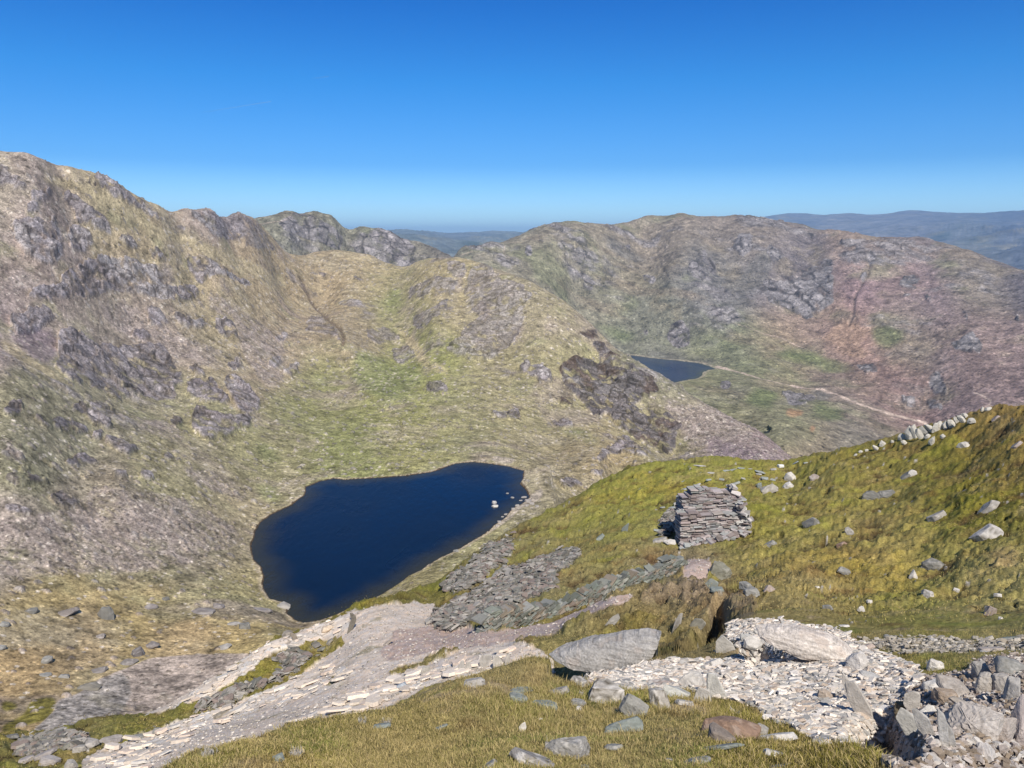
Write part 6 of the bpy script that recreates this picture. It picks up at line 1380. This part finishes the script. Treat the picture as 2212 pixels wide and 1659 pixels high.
zl_top = lambda x: (1177 - 1114) * SC * kz + .04 * math.sin(x * 5)
zg = lambda x: rise * x
px2x = lambda q: (q - 1470) / 136 * LW
utop_px = [(1479, 1099), (1484, 1080), (1490, 1071), (1500, 1062), (1510, 1055), (1535, 1057), (1560, 1063), (1577, 1068), (1600, 1074), (1606, 1082)]
ut_x = [px2x(q[0]) for q in utop_px]
ut_z = [(1177 - q[1]) * SC * kz * .96 - .20 for q in utop_px]
course_wall(1, 0, LW * .97, zg, zl_top, 0, .60, HC).build('lower_wall', hut)
course_wall(2, px2x(1479), LW, lambda x: 1.0, lambda x: float(np.interp(x, ut_x, ut_z)), .50, .55, HC).build('upper_wall', hut)
# the back wall and the left return, mostly fallen
P = course_wall(3, px2x(1490), LW * .9, lambda x: .2, lambda x: 1.25 + .15 * math.sin(3 * x), 1.35, .4, HC); P.build('back_wall', hut)
P = course_wall(4, 0, .5, lambda x: .1, lambda x: 1.2 - .4 * x, 0, .4, HC)
V_ = np.vstack(P.V); P.V = [np.stack([V_[:, 1] * 1 + .60, V_[:, 0] + .62, V_[:, 2]], 1)]; P.F = [np.vstack(P.F)[:, ::-1]]; P.C = [np.vstack(P.C)]; P.build('side_wall', hut)
P = Pile(5)
for k in range(260):
    t = P.rg.rand() ** .8; x = LW * (.93 + .15 * P.rg.rand()); y = P.rg.uniform(-.1, 1.6); hh = (1.6 - 1.2 * (x / LW - .93) / .16) * (1 - .35 * abs(y - .8))
    z = rise * x + P.rg.uniform(0, 1) * max(.1, hh)
    P.stone((x, y, z), (P.rg.uniform(.14, .42), P.rg.uniform(.12, .3), P.rg.uniform(.03, .11)), rotm(P.rg.uniform(0, 3), P.rg.uniform(-.5, .5), P.rg.uniform(-.4, .4)), HC[P.rg.randint(5)] if k % 3 else (200, 194, 188))
P.build('collapsed_corner', hut)
P = Pile(6)
for k in range(60):
    x = P.rg.uniform(-.1, LW); P.stone((x, P.rg.uniform(-.55, -.05), rise * x + P.rg.uniform(-.02, .12)), (P.rg.uniform(.15, .4), P.rg.uniform(.12, .3), P.rg.uniform(.04, .12)), rotm(P.rg.uniform(0, 3), P.rg.uniform(-.3, .3), P.rg.uniform(-.3, .3)), HC[P.rg.randint(5)])
P.build('fallen_stones', hut)
# slanting retaining wall beside the pink path
wl = zp('h1', [(110, 1235), (200, 1230), (330, 1190), (480, 1150), (600, 1150), (760, 1080), (900, 1050), (1060, 960), (1180, 920), (1380, 890), (1560, 870), (1650, 830)])
wt = zp('h1', [(120, 1120), (220, 1100), (330, 1080), (480, 1040), (600, 1030), (760, 945), (850, 910), (1060, 860), (1180, 810), (1380, 740), (1480, 640), (1640, 700)])
P = Pile(7); rg = P.rg
wp_ = [Vector(W(q_[0], q_[1], float(np.interp(q_[0], [1050, 1200, 1350, 1470], [19.6, 20.8, 22.2, 24.0])))) for q_ in wl]
cum_ = np.r_[0, np.cumsum([(wp_[k + 1] - wp_[k]).length for k in range(len(wp_) - 1)])]
hts_ = np.array([(wl[k][1] - wt[k][1]) * slant(wp_[k]) / F_PX * .98 for k in range(len(wl))])
WPA = np.array([list(v) for v in wp_]); WPA[1:-1, 2] = (WPA[:-2, 2] + 2 * WPA[1:-1, 2] + WPA[2:, 2]) / 4
t = 0.0
while t < cum_[-1]:
    base = np.array([np.interp(t, cum_, WPA[:, c]) for c in range(3)]); nx_ = np.array([np.interp(t + .3, cum_, WPA[:, c]) for c in range(3)]) - np.array([np.interp(t - .3, cum_, WPA[:, c]) for c in range(3)])
    yw = math.atan2(nx_[1], nx_[0]); sl_ = math.atan2(nx_[2], math.hypot(nx_[0], nx_[1])); hw = float(np.interp(t, cum_, hts_)) * (.88 + .2 * math.sin(t * 1.7))
    zz = -.12
    while zz < hw + rg.uniform(-.1, .04):
        hh = rg.uniform(.032, .07); back = max(0, zz) * .5
        c_ = base + np.array([-math.sin(yw) * back, math.cos(yw) * back, zz + hh / 2]) + np.array([math.cos(yw), math.sin(yw), math.tan(sl_)]) * rg.uniform(-.12, .12)
        P.stone(c_, (rg.uniform(.09, .36), rg.uniform(.15, .40), hh * rg.uniform(.7, 1.25)), rotm(yw + rg.uniform(-.3, .3), rg.uniform(-.2, .15), -.38 - sl_ + rg.uniform(-.2, .2)), [(140, 142, 134), (124, 128, 120), (154, 152, 144), (112, 114, 106), (134, 122, 108)][rg.randint(5)], jit=.26, var=.28)
        zz += hh * .92
    t += rg.uniform(.06, .13)
P.build('dry_stone_wall', label='sloping dry-stone retaining wall of leaning grey-green slates beside the pink path', category='wall')
print('masonry', time.time() - T0)

# ------------------------------------------------------------------ loose slate, gravel, grass
vis = np.zeros(EAe.shape, bool); vis[1:] = EAe[1:] >= np.vstack([RUN_A[:-1]])
vis &= (MA['px'] > -60) & (MA['px'] < 2270) & (MA['py'] < 1720)
visf = vis.astype(np.float32)
def pick(wgt, n, seed):
    rg = np.random.RandomState(seed)
    w_ = (wgt * visf).ravel().astype(np.float64); cs = np.cumsum(w_)
    ids = np.searchsorted(cs, rg.rand(n) * cs[-1])
    return np.clip(ids, 0, len(w_) - 1), rg
VAf = VA.reshape(-1, 3); CAf = CA.reshape(-1, 3); RAf = RAe.ravel()
def scatter_chips(name, wgt, n, smin, smax, flat, cols, label, cat_kind, seed, tiltmax=.5, m=None):
    ids, rg = pick(wgt, n, seed)
    P = VAf[ids] + rg.normal(size=(n, 3)) * .002 * RAf[ids][:, None] * [1, 1, 0]
    k = 6
    an = np.sort(rg.rand(n, k), 1) * 2 * math.pi + rg.rand(n, 1) * 0
    an = np.linspace(0, 2 * math.pi, k, endpoint=False)[None] + rg.uniform(-.45, .45, (n, k)) + rg.rand(n, 1) * 6
    sz = smin * (smax / smin) ** (rg.rand(n) ** 1.6)
    rad = (.55 + .5 * rg.rand(n, k)) * sz[:, None] / 2
    asp = rg.uniform(.5, 1, (n, 1))
    x = np.cos(an) * rad; y = np.sin(an) * rad * asp
    th = sz * flat * rg.uniform(.5, 1.3, n)
    top = np.stack([x * .9, y * .9, np.repeat(th[:, None] / 2, k, 1)], -1); bot = np.stack([x, y, np.repeat(-th[:, None] / 2, k, 1)], -1)
    v = np.concatenate([top, bot], 1)
    # random tilt and turn
    ta = rg.uniform(0, tiltmax, n) ** 1.0; td = rg.rand(n) * 2 * math.pi
    ax = np.stack([np.cos(td), np.sin(td), np.zeros(n)], 1)
    ca, sa = np.cos(ta), np.sin(ta)
    def rod(v): return v * ca[:, None, None] + np.cross(ax[:, None, :], v) * sa[:, None, None] + ax[:, None, :] * (v @ ax[:, :, None]) * (1 - ca)[:, None, None]
    v = rod(v)
    # lay along the local ground
    j_, i_ = ids // NA, ids % NA
    ja, jb = np.clip(j_ - 4, 0, VA.shape[0] - 1), np.clip(j_ + 4, 0, VA.shape[0] - 1); ia, ib = np.clip(i_ - 4, 0, NA - 1), np.clip(i_ + 4, 0, NA - 1)
    nr = np.cross(VA[j_, ib] - VA[j_, ia], VA[jb, i_] - VA[ja, i_]); nr /= np.linalg.norm(nr, axis=1)[:, None]; nr *= np.sign(nr[:, 2:3])
    nr = nr * [.7, .7, 1]; nr /= np.linalg.norm(nr, axis=1)[:, None]
    ex = np.cross([0, 1., 0], nr); ex /= np.linalg.norm(ex, axis=1)[:, None]; ey = np.cross(nr, ex)
    v = v[..., 0:1] * ex[:, None] + v[..., 1:2] * ey[:, None] + v[..., 2:3] * nr[:, None]
    v = v + (P + nr * (th * .4 + sz * .12 * rg.rand(n))[:, None])[:, None]
    b = (np.arange(n) * 2 * k)[:, None]
    r = np.arange(k); r2 = (r + 1) % k
    sides = np.stack([b + r, b + k + r, b + k + r2, b + r2], -1).reshape(-1, 4)
    t1 = np.stack([b[:, 0], b[:, 0] + 1, b[:, 0] + 2, b[:, 0] + 3], 1); t2 = np.stack([b[:, 0], b[:, 0] + 3, b[:, 0] + 4, b[:, 0] + 5], 1)
    F = np.vstack([sides, t1, t2])
    cc = lin(np.array(cols)[rg.randint(len(cols), size=n)]) * K_A * (1 + rg.uniform(-.16, .16, (n, 1)))
    cc = np.repeat(cc[:, None], 2 * k, 1)
    return link(name, mesh_from(name, v.reshape(-1, 3), F, [m or MROCK], np.clip(cc, .01, .85).reshape(-1, 3), smooth=False), kind='stuff')
q = .4 if QUICK else 1
# uniform on screen needs bigger pieces far away, so weight by area seen
scatter_chips('slate_rubble', MA['rub'] * (RAe < 14) * (.35 + sstep(-.2, .25, MA['n1'])), int(46000 * q), .012, .15, .14, [(234, 222, 208), (220, 208, 194), (242, 232, 220), (204, 186, 168), (196, 190, 182), (170, 166, 160)], '', '', 61, .55)
scatter_chips('broken_stone', MA['dirt'] * (1 - MA['rub']) * (RAe < 10), int(5500 * q), .012, .06, .35, [(190, 178, 168), (170, 158, 148), (206, 198, 188), (150, 134, 116)], '', '', 62, .8)
scatter_chips('slate_scree', np.clip(MA['slate'], 0, 1) * (RAe > 14), int(10000 * q), .08, .46, .14, [(134, 132, 124), (152, 146, 138), (116, 112, 104), (168, 162, 154), (144, 130, 122)], '', '', 63, .6)
scatter_chips('paving_stones', MA['pale'] * MA['path'] * (RAe > 9), int(420 * q), .14, .60, .12, [(236, 220, 202), (226, 211, 195), (240, 225, 208), (214, 200, 184), (220, 212, 202), (228, 208, 190)], '', '', 65, .13)
scatter_chips('track_gravel', MA['grav'] * (RAe > 8), int(1000 * q), .02, .11, .3, [(176, 166, 152), (196, 188, 176), (158, 152, 142)], '', '', 66, .5)
scatter_chips('gravel', MA['path'] * (RAe > 9) + .15 * MA['hill'] * sstep(.2, .5, MA['n1']) * 0, int(4500 * q), .02, .10, .35, [(206, 196, 186), (190, 182, 172), (220, 212, 202), (168, 160, 148)], '', '', 64, .6)
def tufts(name, wgt, n, hmin, hmax, wd, seed, per=1, spread=0, bend=.6, gain=1.0):
    ids, rg = pick(wgt, n // per, seed)
    ids = np.repeat(ids, per); n = len(ids)
    P = VAf[ids] + rg.normal(size=(n, 3)) * [1, 1, 0] * (.0016 * RAf[ids][:, None] + spread)
    h = rg.uniform(hmin, hmax, n); a = rg.rand(n) * 2 * math.pi
    side = np.stack([np.cos(a), np.sin(a), np.zeros(n)], 1) * (wd * rg.uniform(.6, 1.2, n))[:, None]
    lean_d = rg.rand(n) * 2 * math.pi; ln = rg.uniform(.1, bend, n) * h
    tip = P + np.stack([np.cos(lean_d) * ln, np.sin(lean_d) * ln, h], 1)
    mid = P + np.stack([np.cos(lean_d) * ln * .3, np.sin(lean_d) * ln * .3, h * .6], 1)
    base = P - [0, 0, .01]
    V = np.stack([base - side, base + side, mid + side * .8, mid - side * .8, tip], 1)
    b = (np.arange(n) * 5)[:, None]
    F1 = b + np.array([0, 1, 2, 3]); F2 = b + np.array([3, 2, 4, 4])
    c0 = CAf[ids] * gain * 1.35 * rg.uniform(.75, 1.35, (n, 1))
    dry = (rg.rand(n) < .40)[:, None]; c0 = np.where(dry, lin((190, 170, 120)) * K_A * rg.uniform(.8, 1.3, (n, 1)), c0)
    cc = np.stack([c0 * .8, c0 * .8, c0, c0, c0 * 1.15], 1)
    F = np.vstack([F1[:, :3], F1[:, [0, 2, 3]], F2[:, :3]])
    return V.reshape(-1, 3), F, cc.reshape(-1, 3)
g = MA['grassy'] * (1 - .6 * MA['dirt'])
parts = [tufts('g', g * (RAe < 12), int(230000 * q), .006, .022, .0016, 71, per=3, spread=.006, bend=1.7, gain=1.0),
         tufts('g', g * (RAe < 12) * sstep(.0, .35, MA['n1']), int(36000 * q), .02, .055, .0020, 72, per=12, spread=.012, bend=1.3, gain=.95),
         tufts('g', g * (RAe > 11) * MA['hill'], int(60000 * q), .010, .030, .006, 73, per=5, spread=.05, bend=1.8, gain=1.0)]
o_ = 0; VV, FF, CC2 = [], [], []
for v_, f_, c_ in parts: VV.append(v_); FF.append(f_ + o_); CC2.append(c_); o_ += len(v_)
MGR = mat('grass_blade', .8, spec=.1)
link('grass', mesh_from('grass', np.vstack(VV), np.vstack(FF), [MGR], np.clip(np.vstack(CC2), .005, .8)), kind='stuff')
print('grass', time.time() - T0)

# ------------------------------------------------------------------ small lone tree in the far valley
def hitC(px, py):
    R_ = np.hypot(VC[..., 0], VC[..., 1]); az, e = pol(px, py); i = int(np.argmin(np.abs(azs - float(az))))
    E = VC[:, i, 2] / R_[:, i]; j = int(np.argmax(E >= float(e))); return Vector(VC[j, i])
tp = hitC(1662, 936)
tr = bpy.data.objects.new('tree', None); C.objects.link(tr); tr.location = tp
tr['label'] = 'lone small dark tree in the far green valley above the skyline of the near hill'; tr['category'] = 'tree'
rg = np.random.RandomState(3)
n = 2200; d = rg.normal(size=(n, 3)); d /= np.linalg.norm(d, axis=1)[:, None]; r = rg.rand(n) ** .4
cl = rg.normal(size=(14, 3)) * [1.6, 1.4, 1.7] + [0, 0, 6.2]
ctr = cl[rg.randint(14, size=n)] + d * r[:, None] * 1.7
s1_ = rg.normal(size=(n, 3)) * .4; s2_ = rg.normal(size=(n, 3)) * .4
V = np.stack([ctr, ctr + s1_, ctr + s2_], 1).reshape(-1, 3)
crown = link('crown', mesh_from('crown', V, np.arange(3 * n).reshape(-1, 3), [MGR], np.repeat(lin((46, 52, 34)) * rg.uniform(.6, 1.4, (n, 1)), 3, 0))); crown.parent = tr
bm = bmesh.new(); bmesh.ops.create_cone(bm, segments=10, radius1=.45, radius2=.15, depth=6.5, cap_ends=True)
for v in bm.verts: v.co.z += 2.4; v.co.x += .12 * v.co.z
me = bpy.data.meshes.new('trunk'); bm.to_mesh(me); bm.free(); me.materials.append(mat('bark', .9, [(2, .1, .5)], base=(.06, .05, .04)))
tk = link('trunk', me); tk.parent = tr

# ------------------------------------------------------------------ vapour trails, thin strands of ice cloud high in the sky
mt_ = bpy.data.materials.new('vapour'); mt_.use_nodes = True
t_ = mt_.node_tree; N = t_.nodes
for n_ in list(N): N.remove(n_)
ou = N.new('ShaderNodeOutputMaterial'); mx = N.new('ShaderNodeMixShader'); tb = N.new('ShaderNodeBsdfTransparent'); df = N.new('ShaderNodeBsdfTranslucent'); at = N.new('ShaderNodeAttribute'); at.attribute_name = 'Col'
df.inputs['Color'].default_value = (.95, .97, 1, 1)
t_.links.new(at.outputs['Fac'], mx.inputs[0]); t_.links.new(tb.outputs[0], mx.inputs[1]); t_.links.new(df.outputs[0], mx.inputs[2]); t_.links.new(mx.outputs[0], ou.inputs['Surface'])
def trail(a, b, wd0, wd1, alpha, label):
    P0 = Vector(W(a[0], a[1], 1)) ; P1 = Vector(W(b[0], b[1], 1)); Zt = 9000
    P0 = P0 * (Zt / P0.z); P1 = P1 * (Zt / P1.z)
    n, k = 60, 8; V, Cc = [], []
    dirv = (P1 - P0).normalized(); s1_ = dirv.cross(Vector((0, 0, 1))).normalized(); s2_ = s1_.cross(dirv)
    for i in range(n):
        f = i / (n - 1); c = P0.lerp(P1, f); rr = (wd0 + (wd1 - wd0) * f) / 2 * (.8 + .4 * random.Random(i).random())
        for j in range(k):
            an = 2 * math.pi * j / k; V.append(c + s1_ * math.cos(an) * rr + s2_ * math.sin(an) * rr); Cc.append([alpha * f ** .8] * 3)
    F = [[i * k + j, i * k + (j + 1) % k, (i + 1) * k + (j + 1) % k, (i + 1) * k + j] for i in range(n - 1) for j in range(k)]
    link('vapour_trail', mesh_from('vapour_trail', np.array(V), np.array(F), [mt_], np.array(Cc)), label=label, category='vapour trail')
trail((430, 244), (586, 219), 90, 55, .13, 'longer faint white vapour trail in the blue sky on the left')
trail((672, 170), (710, 165), 90, 50, .10, 'short faint vapour trail high in the sky, right of the longer one')

# ------------------------------------------------------------------ air
HAZE = 5.2e-5
bm = bmesh.new(); bmesh.ops.create_cube(bm, size=1)
me = bpy.data.meshes.new('haze')
zlo = float(min(VB[..., 2].min(), VC[..., 2].min(), VD[..., 2].min())) - 1.0; zhi = float(max(VB[..., 2].max(), VC[..., 2].max(), VD[..., 2].max(), 2)) + 20
for v in bm.verts:
    v.co = Vector((v.co.x * 2 * 31000, -500 if v.co.y < 0 else 42500, zlo if v.co.z < 0 else zhi))
bm.to_mesh(me); bm.free()
mh = bpy.data.materials.new('haze'); mh.use_nodes = True; t_ = mh.node_tree
for n_ in list(t_.nodes): t_.nodes.remove(n_)
ou = t_.nodes.new('ShaderNodeOutputMaterial'); pv = t_.nodes.new('ShaderNodeVolumePrincipled')
pv.inputs['Color'].default_value = (.36, .62, 1.0, 1); pv.inputs['Density'].default_value = HAZE; pv.inputs['Anisotropy'].default_value = 0.0
t_.links.new(pv.outputs[0], ou.inputs['Volume'])
me.materials.append(mh)
link('haze', me, kind='stuff')

print('done', time.time() - T0)
